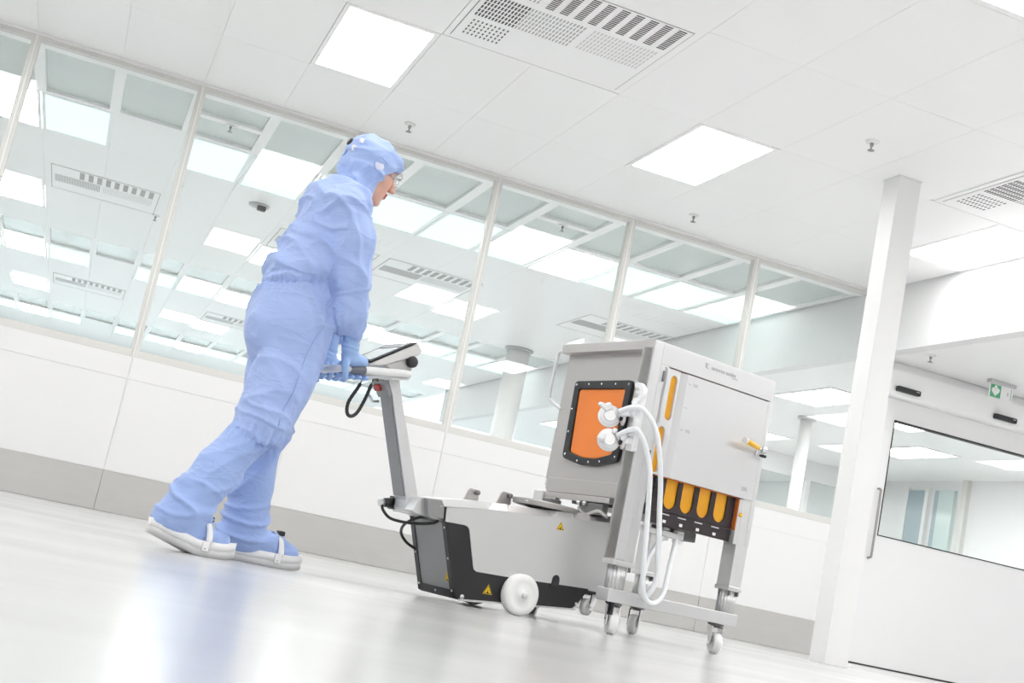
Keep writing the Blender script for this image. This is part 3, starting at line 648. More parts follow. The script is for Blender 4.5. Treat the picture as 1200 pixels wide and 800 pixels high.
# top cover with chamfered shoulders, rising to the front
ss = [2.50, 2.717, 2.742, 2.807, 2.838, 3.02, 3.05, 3.13, 3.16, 3.36]
zt = [0.343, 0.375, 0.377, 0.384, 0.386, 0.402, 0.405, 0.416, 0.419, 0.441]
ch = [0.030, 0.030, 0.002, 0.002, 0.030, 0.030, 0.004, 0.004, 0.030, 0.026]
tp = kb(); vs = []
for s_, z_, c_ in zip(ss, zt, ch):
    vs += [(s_, KN-0.004, z_), (s_, KN+0.012+c_*1.2, z_+0.026), (s_, KF-0.012-c_*1.2, z_+0.026), (s_, KF+0.004, z_)]
n_ = len(ss); fs = [(i*4+k, (i+1)*4+k, (i+1)*4+k+1, i*4+k+1) for i in range(n_-1) for k in range(3)] + [(0,1,2,3), tuple((n_-1)*4+k for k in (3,2,1,0))]
tp.add(vs, fs).build('top_cover', 'steel', cart)
# rear end: framed plate
def rear(mb, t0, t1, z0, z1, off, th):
    def P(z, o): k = (z-0.017)/(0.292-0.017); return 2.657+(2.547-2.657)*k - o
    return mb.add([(P(z0,off),t0,z0),(P(z0,off),t1,z0),(P(z1,off),t1,z1),(P(z1,off),t0,z1),(P(z0,off+th),t0,z0),(P(z0,off+th),t1,z0),(P(z1,off+th),t1,z1),(P(z1,off+th),t0,z1)], [(0,3,2,1),(4,5,6,7),(0,1,5,4),(1,2,6,5),(2,3,7,6),(3,0,4,7)])
rp = rear(kb(), KN+0.03, KF-0.03, 0.045, 0.288, 0.0, 0.004).build('rear_plate', 'plate_grey', cart)
for (a, b, c_, d_) in ((KN, KN+0.03, 0.02, 0.292), (KF-0.03, KF, 0.02, 0.292), (KN, KF, 0.02, 0.048)): rear(kb(), a, b, c_, d_, 0.0, 0.008).build('rear_frame', 'black_plastic', cart, 0.002)
for (t_, z_) in ((KN+0.013, 0.27), (KN+0.013, 0.16), (KN+0.013, 0.045), (4.31, 0.033), (KF-0.013, 0.16), (KF-0.013, 0.045)):
    k = (z_-0.017)/0.275; kb().lathe((2.657-0.11*k-0.008, t_, z_), (-1,0,-0.35), [(0.005,0),(0.004,0.002),(0,0.003)], 10).build('screw', 'steel_light', rp)
# column mount, column, head
kb().prism([(2.405,0.305),(2.42,0.300),(2.545,0.292),(2.522,0.350),(2.50,0.368),(2.425,0.362)], 4.200, 4.420, 'y').build('column_mount', 'steel', cart, 0.003)
kb().prism([(2.505,0.368),(2.522,0.345),(2.528,0.300),(2.46,0.296),(2.44,0.362)], KN-0.002, KF+0.002, 'y').build('corner_cover', 'plate_grey', cart, 0.003)
cn, cf = 4.262, 4.358
colm = kb().prism([(2.250,0.710),(2.405,0.340),(2.405,0.310),(2.46,0.310),(2.457,0.355),(2.302,0.690),(2.262,0.785),(2.214,0.775)], cn, cf, 'y').build('column', 'steel_light', cart, 0.003)
kb().prism([(2.249,0.7085),(2.398,0.355),(2.394,0.353),(2.245,0.7065)], cn+0.008, cf-0.008, 'y').build('column_cover', 'plate_grey', colm)
kb().prism([(2.248,0.712),(2.240,0.700),(2.228,0.716),(2.197,0.758),(2.205,0.770),(2.222,0.772)], cn+0.002, cf-0.002, 'y').build('column_head', 'plate_grey', colm, 0.003)
kb().prism([(2.200,0.752),(2.205,0.765),(2.198,0.766),(2.192,0.755)], 4.305, 4.345, 'y').build('release_button', 'button_green', colm)
kb().prism([(2.222,0.722),(2.207,0.744),(2.200,0.739),(2.214,0.718)], 4.30, 4.345, 'y').build('stop_button', 'button_red', colm, 0.002)
kb().tube([(2.236,4.335,0.684),(2.211,4.335,0.677),(2.186,4.335,0.700)], 0.0055, 10).build('hook', 'steel', colm)
kb().box(2.425, 2.465, cn-0.003, cn, 0.315, 0.35).build('pivot_plate', 'steel_light', colm, 0.002)
kb().lathe((2.452, cn-0.003, 0.331), (0,-1,0), [(0.009,0),(0.009,0.005),(0.005,0.007),(0,0.007)], 6).build('bolt', 'yellow_grip', colm)
# triangular warning labels
def tri(parent, c3, u, v, size, mats=('warning_yellow', 'black_plastic')):
    c3, u, v = Vector(c3), Vector(u).normalized(), Vector(v).normalized(); n = u.cross(v); 
    def T_(r, d): return [c3+(v*r*math.sin(a)+u*r*math.cos(a))+n*d for a in (math.pi/2, math.pi/2+2.0944, math.pi/2-2.0944)]
    def slab(r, d0, d1): return T_(r, d0)+T_(r, d1)
    f = [(0,1,2),(5,4,3),(0,3,4,1),(1,4,5,2),(2,5,3,0)]
    L = MB(KB).add(slab(size*0.62, 0.0, 0.0006), f).build('warning_label', mats[0], parent)
    a, b = T_(size*0.54, 0.0008), T_(size*0.42, 0.0008)
    MB(KB).add(a+b, [(0,1,4,3),(1,2,5,4),(2,0,3,5)]).build('label_border', mats[1], L)
    q = c3 - v*size*0.06; g = [q+u*x*size+v*y*size+n*0.0009 for x, y in ((-0.03,0.2),(0.03,0.2),(0.06,-0.02),(0.15,-0.1),(0.15,-0.15),(-0.15,-0.15),(-0.15,-0.1),(-0.05,0.0))]
    MB(KB).add(g, [tuple(range(8))]).build('label_symbol', mats[1], L)
tri(cart, (3.069, KN-0.0046, 0.371), (1,0,0.06), (-0.06,0,1), 0.036)
tri(cart, (2.790, KN-0.0008, 0.070), (1,0,0.04), (-0.04,0,1), 0.040)
tri(rp, (2.657-0.11*(0.088-0.017)/0.275-0.0046, 4.212, 0.088), (0,-1,0), (-0.37,0,1), 0.038)
tri(colm, (2.2835, 4.312, 0.618), (0,-1,0), (-0.39,0,0.92), 0.040)
# handle loop
hp = []
hs = lambda s_: 0.745+(s_-1.985)*0.18
for (s_, t_) in ((2.20,4.19),(2.10,4.19),(2.03,4.19)): hp.append((s_, t_, hs(s_)))
loop = [(2.262,4.205),(2.24,4.192),(2.15,4.19),(2.03,4.19),(1.995,4.195),(1.980,4.215),(1.978,4.25),(1.978,4.37),(1.980,4.405),(1.995,4.425),(2.03,4.43),(2.15,4.43),(2.24,4.428),(2.262,4.415)]
full = spline([(s_, t_, hs(s_)) for s_, t_ in loop], 5)
hl = kb().tube([(2.285,4.31,hs(2.27))]+[(2.282,4.25,hs(2.27)),(2.275,4.225,hs(2.27))]+full+[(2.275,4.395,hs(2.27)),(2.282,4.37,hs(2.27)),(2.285,4.31,hs(2.27))], 0.0150, 16).build('handle', 'handle_white', cart)
kb().tube([(2.078,4.19,hs(2.078)),(2.03,4.19,hs(2.03)),(2.0,4.194,hs(2.0)),(1.987,4.205,hs(1.985))], 0.0162, 16).build('grip', 'grip_grey', hl)
kb().tube([(2.078,4.43,hs(2.078)),(2.03,4.43,hs(2.03)),(2.0,4.426,hs(2.0)),(1.987,4.415,hs(1.985))], 0.0162, 16).build('grip', 'grip_grey', hl)
kb().prism([(2.19,0.775),(2.265,0.790),(2.275,0.775),(2.20,0.757)], 4.205, 4.415, 'y').build('handle_bracket', 'steel', cart, 0.003)
# console
con = kb().prism([(2.095,0.787),(2.102,0.797),(2.271,0.917),(2.280,0.915),(2.301,0.893),(2.294,0.878),(2.150,0.800)], 4.200, 4.425, 'y').build('console', 'console_grey', cart, 0.004)
kb().prism([(2.102,0.7975),(2.270,0.9170),(2.2675,0.9215),(2.0985,0.8025)], 4.198, 4.427, 'y').build('bezel', 'bezel_black', con, 0.001)
kb().prism([(2.114,0.8135),(2.218,0.8872),(2.2172,0.8884),(2.1132,0.8147)], 4.226, 4.398, 'y').build('screen', 'screen', con)
kb().prism([(2.226,0.8925),(2.260,0.9165),(2.2592,0.9177),(2.2252,0.8937)], 4.225, 4.40, 'y').build('key_panel', 'plate_grey', con)
kb().prism([(2.165,0.808),(2.285,0.872),(2.283,0.815),(2.20,0.795)], 4.215, 4.41, 'y').build('console_base', 'console_grey', con, 0.004)
kb().lathe((2.268, 4.215, 0.844), (0,-1,0), [(0.020,0),(0.022,0.004),(0.022,0.022),(0.016,0.028),(0,0.028)], 18).build('knob', 'black_plastic', con)
# coiled safety loop hanging from the handle
path = spline([(2.083,4.205,0.728),(2.080,4.215,0.70),(2.062,4.23,0.64),(2.070,4.24,0.602),(2.090,4.245,0.592),(2.112,4.245,0.610),(2.128,4.24,0.66),(2.132,4.225,0.71),(2.130,4.21,0.74)], 8)
kb().tube(path, [0.0022 if i < 5 or i > len(path)-6 else 0.0062+0.0012*(i % 2) for i in range(len(path))], 10).build('safety_cord', 'rubber_black', cart)
# plug and cable at the column foot
pg = kb().tube([(2.408,4.37,0.325),(2.372,4.37,0.318)], [0.020, 0.017], 14).build('power_plug', 'black_plastic', cart)
kb().box(2.404, 2.414, 4.345, 4.395, 0.300, 0.350).build('plug_plate', 'black_plastic', pg, 0.003)
kb().tube([(2.372,4.37,0.318),(2.352,4.37,0.312)], 0.014, 12).build('plug_cap', 'steel', pg)
kb().tube(spline([(2.36,4.365,0.312),(2.368,4.35,0.285),(2.40,4.33,0.262),(2.46,4.27,0.262),(2.52,4.22,0.280),(2.525,4.22,0.298),(2.49,4.27,0.292),(2.47,4.34,0.26),(2.495,4.41,0.225),(2.54,4.432,0.19),(2.605,4.432,0.165)], 8), 0.0058, 10).build('power_cable', 'rubber_black', cart)
# wheels, caster, rails
for (t0_, dr) in ((4.168, -1), (4.452, 1)):
    w_ = kb().lathe((2.925, t0_-0.0*dr, 0.080), (0,dr,0), [(0.0,-0.004),(0.066,-0.004),(0.079,0.004),(0.080,0.010),(0.080,0.034),(0.074,0.042),(0.058,0.046),(0.052,0.043),(0.020,0.043),(0.018,0.048),(0.0,0.048)], 48).build('wheel', 'nylon_white', cart)
    kb().lathe((2.925, t0_+dr*0.046, 0.080), (0,dr,0), [(0.011,0),(0.011,0.010),(0.009,0.013),(0,0.013)], 14).build('hub_bolt', 'steel', w_)
kb().prism([(2.665,0.014),(3.212,0.062),(3.212,0.068),(2.665,0.021)], KN-0.012, KN+0.01, 'y').build('floor_rail', 'steel', cart)
kb().prism([(2.99,0.015),(3.02,0.017),(3.03,0.045),(2.99,0.045)], KN-0.01, KN+0.03, 'y').build('foot_latch', 'black_plastic', cart, 0.003)
for (s_, z_, r_) in ((2.680,0.030,0.009),(3.222,0.088,0.006)): kb().lathe((s_, KN, z_), (0,-1,0), [(r_,0),(r_,0.003),(0,0.005)], 14).build('bolt', 'steel_light', cart)
sl = [(3.077,0.128)]+[(3.097+0.018*math.cos(math.radians(a)), 0.166+0.018*math.sin(math.radians(a))) for a in range(180, -1, -20)]+[(3.117,0.132)]
kb().prism(sl, KN-0.0052, KN-0.004, 'y').build('slot', 'black_plastic', cart)
for t_ in (4.215, 4.405): caster(cart, 3.325, t_, 0.034, 0.030, math.radians(20), 0.050, 0.150, KB)
# brackets and turntable on top
for (ds, dz) in ((0.0, 0.0), (0.158, 0.019)):
    b_ = kb().prism([(2.725+ds,0.385+dz),(2.802+ds,0.390+dz),(2.795+ds,0.452+dz),(2.752+ds,0.452+dz),(2.742+ds,0.440+dz)], 4.384, 4.390, 'y').build('lug', 'steel_warm', cart, 0.002)
    kb().lathe((2.783+ds, 4.384, 0.440+dz), (0,-1,0), [(0.010,0),(0.010,0.016),(0.004,0.022),(0,0.022)], 14).build('lug_pin', 'steel_dark', b_)
kb().lathe((3.075, 4.31, 0.436), (0,0,1), [(0.12,0),(0.135,0.004),(0.135,0.014),(0.141,0.016),(0.141,0.023),(0.118,0.025),(0.112,0.018),(0.0,0.018)], 48).build('turntable', 'steel_warm', cart)
kb().box(3.14, 3.20, 4.37, 4.43, 0.462, 0.490).build('turntable_stop', 'steel_dark', cart, 0.004)
kb().box(2.945, 2.952, 4.255, 4.275, 0.446, 0.462).build('scale_mark', 'nylon_white', cart)
#PART3
# ------------------------------------------------------------------ person in the blue cleanroom suit
def cloth_mat(name, col):
    m, nt, b = nt_new(name)
    b.inputs['Base Color'].default_value = (*col, 1); b.inputs['Roughness'].default_value = 0.62; b.inputs['Specular IOR Level'].default_value = 0.3
    b.inputs['Sheen Weight'].default_value = 0.15
    tc = nt.nodes.new('ShaderNodeTexCoord')
    w1 = nt.nodes.new('ShaderNodeTexWave'); w1.bands_direction = 'Z'; w1.inputs['Scale'].default_value = 55
    w2 = nt.nodes.new('ShaderNodeTexWave'); w2.bands_direction = 'X'; w2.inputs['Scale'].default_value = 55
    n = nt.nodes.new('ShaderNodeTexNoise'); n.inputs['Scale'].default_value = 14; n.inputs['Detail'].default_value = 3
    for w in (w1, w2, n): nt.links.new(tc.outputs['Object'], w.inputs['Vector'])
    mx = nt.nodes.new('ShaderNodeMath'); mx.operation = 'MAXIMUM'; nt.links.new(w1.outputs[0], mx.inputs[0]); nt.links.new(w2.outputs[0], mx.inputs[1])
    gt = nt.nodes.new('ShaderNodeMath'); gt.operation = 'GREATER_THAN'; gt.inputs[1].default_value = 0.96; nt.links.new(mx.outputs[0], gt.inputs[0])
    mc = nt.nodes.new('ShaderNodeMix'); mc.data_type = 'RGBA'; mc.inputs[6].default_value = (*col, 1); mc.inputs[7].default_value = (*[min(1, c*1.10) for c in col], 1)
    nt.links.new(gt.outputs[0], mc.inputs[0]); nt.links.new(mc.outputs[2], b.inputs['Base Color'])
    mp = nt.nodes.new('ShaderNodeMapping'); mp.inputs['Rotation'].default_value = (0.2, 0.7, 0.1); mp.inputs['Scale'].default_value = (7, 7, 17); nt.links.new(tc.outputs['Object'], mp.inputs[0])
    nt.links.new(mp.outputs[0], n.inputs['Vector']); n.inputs['Scale'].default_value = 1.0; n.inputs['Detail'].default_value = 2; n.inputs['Distortion'].default_value = 0.6
    m1 = nt.nodes.new('ShaderNodeMath'); m1.operation = 'SUBTRACT'; m1.inputs[1].default_value = 0.5; nt.links.new(n.outputs[0], m1.inputs[0])
    m2 = nt.nodes.new('ShaderNodeMath'); m2.operation = 'ABSOLUTE'; nt.links.new(m1.outputs[0], m2.inputs[0])
    m3 = nt.nodes.new('ShaderNodeMath'); m3.operation = 'POWER'; m3.inputs[1].default_value = 0.6; nt.links.new(m2.outputs[0], m3.inputs[0])
    bp = nt.nodes.new('ShaderNodeBump'); bp.inputs['Strength'].default_value = 0.55; bp.inputs['Distance'].default_value = 0.012; bp.invert = True
    nt.links.new(m3.outputs[0], bp.inputs['Height']); nt.links.new(bp.outputs[0], b.inputs['Normal'])
BLUE = (0.36, 0.47, 0.78)
cloth_mat('suit_blue', BLUE); cloth_mat('hood_blue', (0.37, 0.49, 0.80)); cloth_mat('boot_blue', (0.33, 0.45, 0.77))
mat('glove_blue', (0.32, 0.48, 0.80), 0.45, bump=(30, 0.12))
mat('sole_white', (0.84, 0.84, 0.84), 0.45); mat('sole_grey', (0.60, 0.60, 0.60), 0.5); mat('strap_white', (0.88, 0.88, 0.88), 0.45)
mat('patch_pale', (0.66, 0.68, 0.80), 0.6); mat('seam_blue', (0.35, 0.46, 0.77), 0.6)
glass('goggle_glass', (0.93, 0.94, 0.95), 1.45); mat('goggle_frame', (0.80, 0.82, 0.84), 0.25)
m_, nt_, b_ = nt_new('skin')
va = nt_.nodes.new('ShaderNodeVertexColor'); va.layer_name = 'tone'; nt_.links.new(va.outputs[0], b_.inputs['Base Color']); b_.inputs['Roughness'].default_value = 0.5
b_.inputs['Subsurface Weight'].default_value = 0.15; b_.inputs['Subsurface Radius'].default_value = (0.01, 0.004, 0.002)

class Field:
    """signed distance grid in the (s, t, z) frame, primitives blended smoothly, meshed with surface nets"""
    def __init__(self, lo, hi, h):
        self.lo = np.array(lo, float); self.h = h; self.n = np.ceil((np.array(hi)-self.lo)/h).astype(int)+1
        self.D = np.full(self.n, 0.2, np.float32)
        self.ax = [self.lo[i]+h*np.arange(self.n[i]) for i in range(3)]
    def _sub(self, lo, hi, pad):
        i0 = np.maximum(np.floor((np.array(lo)-pad-self.lo)/self.h).astype(int), 0); i1 = np.minimum(np.ceil((np.array(hi)+pad-self.lo)/self.h).astype(int)+1, self.n)
        sl = tuple(slice(a, b) for a, b in zip(i0, i1)); return sl, [self.ax[i][sl[i]] for i in range(3)]
    def _mix(self, sl, d, k, sub=False):
        o = self.D[sl]
        if sub: d = -d; hh = np.clip(0.5-0.5*(d-o)/k, 0, 1); self.D[sl] = o*hh + d*(1-hh) + k*hh*(1-hh)
        else: hh = np.clip(0.5+0.5*(d-o)/k, 0, 1); self.D[sl] = d*(1-hh) + o*hh - k*hh*(1-hh)
    def cone(self, a, b, ra, rb, k=0.03, kt=1.0, sub=False):
        a = np.array(a, float); b = np.array(b, float); R = max(ra, rb)*max(1, kt)
        sl, (X, Y, Z) = self._sub(np.minimum(a, b)-R, np.maximum(a, b)+R, 0.06)
        x = (X-a[0])[:, None, None]; y = ((Y-a[1])/kt)[None, :, None]; z = (Z-a[2])[None, None, :]
        v = b-a; v[1] /= kt; L = max(v@v, 1e-9); t = np.clip((x*v[0]+y*v[1]+z*v[2])/L, 0, 1)
        d = np.sqrt((x-t*v[0])**2+(y-t*v[1])**2+(z-t*v[2])**2)-(ra+(rb-ra)*t); self._mix(sl, d.astype(np.float32), k, sub); return self
    def chain(self, pts, rs, k=0.03, kt=1.0):
        for i in range(len(pts)-1): self.cone(pts[i], pts[i+1], rs[i], rs[i+1], k, kt)
        return self
    def ell(self, c, r, k=0.03, frame=None, sub=False):
        c = np.array(c, float); R = max(r); sl, (X, Y, Z) = self._sub(c-R, c+R, 0.06)
        P = [(X-c[0])[:, None, None], (Y-c[1])[None, :, None], (Z-c[2])[None, None, :]]
        if frame is not None: P = [P[0]*f[0]+P[1]*f[1]+P[2]*f[2] for f in frame]
        q = np.sqrt((P[0]/r[0])**2+(P[1]/r[1])**2+(P[2]/r[2])**2); q2 = np.sqrt((P[0]/r[0]**2)**2+(P[1]/r[1]**2)**2+(P[2]/r[2]**2)**2)+1e-6
        self._mix(sl, (q*(q-1)/q2).astype(np.float32), k, sub); return self
    def cut(self, fn):
        """keep where fn(s,t,z) <= 0"""
        X, Y, Z = np.meshgrid(*self.ax, indexing='ij', sparse=True); self.D = np.maximum(self.D, fn(X, Y, Z)).astype(np.float32); return self
    def mesh(self, smooth=1):
        D = self.D; n = D.shape; ins = D < 0
        c = np.zeros((n[0]-1, n[1]-1, n[2]-1), np.int8)
        for dx in (0, 1):
            for dy in (0, 1):
                for dz in (0, 1): c += ins[dx:n[0]-1+dx, dy:n[1]-1+dy, dz:n[2]-1+dz]
        act = np.argwhere((c > 0) & (c < 8)); idx = np.full(c.shape, -1, np.int64); idx[tuple(act.T)] = np.arange(len(act))
        acc = np.zeros((len(act), 3)); cnt = np.zeros(len(act))
        corners = [(x, y, z) for x in (0, 1) for y in (0, 1) for z in (0, 1)]
        for a in corners:
            for ax in range(3):
                if a[ax]: continue
                b = list(a); b[ax] = 1
                da = D[act[:, 0]+a[0], act[:, 1]+a[1], act[:, 2]+a[2]]; db = D[act[:, 0]+b[0], act[:, 1]+b[1], act[:, 2]+b[2]]
                m = (da < 0) != (db < 0); t = np.where(m, da/(da-db+1e-12), 0)
                p = np.array(a, float)[None, :]+t[:, None]*np.eye(3)[ax][None, :]
                acc[m] += p[m]; cnt[m] += 1
        V = self.lo+self.h*(act+acc/cnt[:, None]); F = []
        for ax in range(3):
            o1, o2 = [(1, 2), (2, 0), (0, 1)][ax]
            sA = [slice(None)]*3; sB = [slice(None)]*3; sA[ax] = slice(0, -1); sB[ax] = slice(1, None)
            ch = ins[tuple(sA)] != ins[tuple(sB)]; E = np.argwhere(ch); E = E[(E[:, o1] > 0) & (E[:, o2] > 0) & (E[:, o1] < n[o1]-1) & (E[:, o2] < n[o2]-1)]
            q = []
            for (u, v) in ((-1, -1), (0, -1), (0, 0), (-1, 0)):
                e = E.copy(); e[:, o1] += u; e[:, o2] += v; q.append(idx[tuple(e.T)])
            q = np.array(q).T; fl = ins[tuple(E.T)]; q[~fl] = q[~fl][:, ::-1]; F.append(q)
        F = np.concatenate(F); F = F[(F >= 0).all(1)]
        for _ in range(smooth):
            S = np.zeros_like(V); K = np.zeros(len(V))
            for i in range(4):
                for j in ((i+1) % 4, (i+3) % 4): np.add.at(S, F[:, i], V[F[:, j]]); np.add.at(K, F[:, i], 1)
            V = 0.5*V+0.5*S/np.maximum(K, 1)[:, None]
        return V, F
def normals(V, F):
    fn = np.cross(V[F[:, 2]]-V[F[:, 0]], V[F[:, 3]]-V[F[:, 1]]); N = np.zeros_like(V)
    for i in range(4): np.add.at(N, F[:, i], fn)
    return N/(np.linalg.norm(N, axis=1, keepdims=True)+1e-12)
def ns(V, sc, seed=0.0):
    sc = np.array(sc, float); return np.array([mnoise.noise(Vector(p)) for p in (V*sc+seed)])
def body_mesh(name, V, F, m, parent, base, colors=None):
    me = bpy.data.meshes.new(name); me.from_pydata((V-np.array(base)).tolist(), [], F.tolist())
    me.polygons.foreach_set('use_smooth', [True]*len(F)); me.materials.append(MATS[m]); me.update()
    if colors is not None:
        at = me.color_attributes.new('tone', 'FLOAT_COLOR', 'POINT'); at.data.foreach_set('color', np.c_[colors, np.ones(len(V))].ravel())
    o = bpy.data.objects.new(name, me); COL.objects.link(o); o.parent = parent; return o
PB = (1.80, 4.31, 0.0)
per = empty('person', cart_pt(*PB), PSI)
tag(per, 'person in light blue hooded cleanroom suit and gloves pushing the cart', 'person')

# head frame: looking forward and down
HC = np.array((1.968, 4.31, 1.525)); tilt = math.radians(18)
hf = np.array((math.cos(tilt), 0, -math.sin(tilt))); hl_ = np.array((0, 1.0, 0)); hu = np.array((math.sin(tilt), 0, math.cos(tilt))); HFR = [hf, hl_, hu]
def HP(f, l, u): return HC+hf*f+hl_*l+hu*u
# --- body: one continuous skin mesh under the clothes
B = Field((1.42, 4.06, 0.03), (2.14, 4.56, 1.66), 0.0042)
B.ell(HP(0.0, 0, 0.025), (0.098, 0.074, 0.098), 0.02, HFR); B.ell(HP(0.046, 0, -0.052), (0.058, 0.052, 0.058), 0.025, HFR)
B.ell(HP(0.086, 0, -0.094), (0.020, 0.020, 0.015), 0.018, HFR)
for sg in (-1, 1):
    B.ell(HP(0.066, sg*0.036, -0.018), (0.027, 0.022, 0.026), 0.025, HFR); B.ell(HP(0.092, sg*0.026, 0.046), (0.010, 0.022, 0.008), 0.012, HFR)
    B.ell(HP(0.108, sg*0.030, 0.026), (0.014, 0.016, 0.011), 0.010, HFR, sub=True); B.ell(HP(0.086, sg*0.030, 0.025), (0.0125, 0.0125, 0.0125), 0.003, HFR)
    B.ell(HP(0.112, sg*0.010, -0.018), (0.009, 0.007, 0.006), 0.005, HFR)
B.cone(HP(0.096, 0, 0.032), HP(0.126, 0, -0.014), 0.007, 0.0105, 0.010)
B.ell(HP(0.105, 0, -0.047), (0.010, 0.023, 0.0055), 0.004, HFR); B.ell(HP(0.104, 0, -0.059), (0.010, 0.021, 0.006), 0.004, HFR)
B.cone(HP(0.0, 0, -0.06), (1.888, 4.31, 1.365), 0.050, 0.052, 0.03)
B.chain([(1.872, 4.31, 1.315), (1.855, 4.31, 1.22), (1.81, 4.31, 1.02), (1.795, 4.31, 0.90)], [0.062, 0.080, 0.075, 0.09], 0.03, 1.4)
for (sh, el, wr, hip, kn, an, toe) in (((1.848,4.170,1.305),(1.912,4.118,1.09),(1.985,4.165,0.83),(1.80,4.235,0.87),(1.735,4.22,0.45),(1.54,4.22,0.13),(1.70,4.22,0.06)),
                                      ((1.885,4.460,1.310),(1.985,4.50,1.09),(2.045,4.45,0.83),(1.80,4.385,0.87),(1.842,4.41,0.45),(1.845,4.41,0.12),(2.03,4.41,0.05))):
    B.chain([sh, el, wr], [0.042, 0.034, 0.022], 0.02); B.chain([hip, kn, an], [0.08, 0.050, 0.032], 0.03); B.cone((1.862, 4.31, 1.315), sh, 0.055, 0.042, 0.03)
V, F = B.mesh(1)
L_ = np.c_[(V-HC)@hf, (V-HC)@hl_, (V-HC)@hu]; tone = np.tile(np.array((0.74, 0.43, 0.32)), (len(V), 1))
lips = (L_[:, 0] > 0.096) & (np.abs(L_[:, 2]+0.053) < 0.011) & (np.abs(L_[:, 1]) < 0.024); tone[lips] = (0.50, 0.16, 0.15)
for sg in (-1, 1):
    de = np.hypot(L_[:, 1]-sg*0.030, L_[:, 2]-0.026); fr_ = L_[:, 0] > 0.078
    tone[(de < 0.013) & fr_] = (0.42, 0.23, 0.17); tone[(np.abs(L_[:, 2]-0.025) < 0.006) & (np.abs(L_[:, 1]-sg*0.030) < 0.012) & fr_] = (0.6, 0.55, 0.52); tone[(de < 0.006) & fr_] = (0.04, 0.03, 0.03)
    tone[(np.abs(L_[:, 2]-0.049) < 0.005) & (np.abs(L_[:, 1]-sg*0.030) < 0.020) & fr_] = (0.16, 0.08, 0.05)
ck = np.exp(-((L_[:, 1]**2-0.04**2)/0.0012)**2-((L_[:, 2]+0.02)/0.03)**2)*(L_[:, 0] > 0.04); tone = tone*(1-0.25*ck[:, None])+np.array((0.80, 0.36, 0.28))*0.25*ck[:, None]
body_mesh('body', V, F, 'skin', per, PB, tone)

# --- coverall: torso, sleeves, trousers down to the knee cuffs
S = Field((1.52, 3.99, 0.36), (2.13, 4.62, 1.47), 0.0052)
S.chain([(1.892,4.31,1.368),(1.876,4.31,1.322),(1.862,4.31,1.23),(1.832,4.31,1.12),(1.806,4.31,1.060)], [0.066,0.090,0.112,0.116,0.116], 0.05, 1.40)
S.ell((1.802,4.31,1.062), (0.128, 0.182, 0.055), 0.03)                                   # blouse over the waist
S.chain([(1.806,4.31,1.010),(1.802,4.31,0.95),(1.798,4.31,0.86)], [0.126,0.136,0.138], 0.03, 1.28)
S.ell((1.742,4.27,0.84), (0.095,0.10,0.12), 0.05); S.ell((1.752,4.35,0.84), (0.095,0.10,0.12), 0.05)
S.chain([(1.815,4.232,0.86),(1.792,4.225,0.66),(1.752,4.220,0.50),(1.735,4.220,0.445)], [0.122,0.102,0.090,0.086], 0.035)
S.chain([(1.805,4.395,0.86),(1.825,4.400,0.66),(1.838,4.405,0.50),(1.842,4.408,0.445)], [0.118,0.096,0.086,0.082], 0.035)
S.cut(lambda X, Y, Z: 0.418+0.0*X-Z+0.12*(X-1.78)*0)
S.cone((1.850,4.176,1.330),(1.850,4.31,1.335),0.072,0.088,0.05); S.cone((1.895,4.455,1.345),(1.862,4.31,1.34),0.078,0.09,0.05)
S.chain([(1.850,4.150,1.316),(1.894,4.114,1.190),(1.918,4.116,1.06),(1.943,4.130,0.965),(1.955,4.139,0.928),(1.970,4.147,0.888)], [0.070,0.065,0.062,0.061,0.058,0.036], 0.03)
S.chain([(1.900,4.478,1.335),(1.965,4.515,1.190),(2.000,4.508,1.06),(2.025,4.480,0.975),(2.035,4.468,0.940),(2.042,4.460,0.905)], [0.078,0.069,0.066,0.062,0.056,0.035], 0.03)
# collar opening
V, F = S.mesh(1); N = normals(V, F)
s_, t_, z_ = V[:, 0], V[:, 1], V[:, 2]
def ridge(x): return 1-2*np.abs(x)
def crease(V, across, along, seed, ca=16.0, cl=3.0, p=1.5, w=3.2):
    """sharp irregular folds running along one direction: thin ridges on the zero line of stretched noise"""
    a = np.array(across, float); a /= np.linalg.norm(a); b = np.array(along, float); b -= a*(a@b); b /= np.linalg.norm(b); c = np.cross(a, b)
    Q = np.c_[V@a*ca, V@b*cl, V@c*cl*1.3]; n = ns(Q, (1, 1, 1), seed); return np.clip(1-w*np.abs(n), 0, 1)**p-0.25
def win(x, a, b, w): return 1/(1+np.exp(-(x-a)/w))*1/(1+np.exp((x-b)/w))
arm = ((t_ < 4.185) & (z_ > 0.86) & (z_ < 1.29) & (s_ > 1.83)) | ((t_ > 4.44) & (z_ > 0.86) & (z_ < 1.29) & (s_ > 1.90))
n1 = ns(V, (6, 6, 6), 21.0); n2 = ns(V, (5, 5, 5), 41.0); torso = (z_ > 1.03) & ~arm; legs = z_ < 1.03
disp = 0.0050*ns(V, (8, 8, 5), 3.1)
disp += torso*(0.016*crease(V, (0.75, 0.1, 0.65), (-0.65, 0.3, 0.75), 2.0, 11, 2.5)+0.011*crease(V, (0.3, 0.1, 0.95), (1, 0.5, -0.2), 5.0, 15, 4))
disp += legs*(0.013*crease(V, (0.9, 0.3, 0.40), (-0.25, 0.0, 1), 8.0, 10, 2.2)+0.013*crease(V, (0.45, 0.2, 0.87), (0.9, 0.1, -0.45), 13.0, 12, 3.5)*win(z_, 0.45, 0.98, 0.05)*np.clip(0.6+n2*2, 0.1, 1.3))
disp += arm*(0.016*crease(V, (0.5, 0.2, 0.85), (1, 0.3, -0.6), 17.0, 13, 4)*np.clip(0.7+n1*2, 0.15, 1.4)+0.010*crease(V, (1, 0.3, 0.15), (0.0, 0.0, 1), 23.0, 12, 2.5))
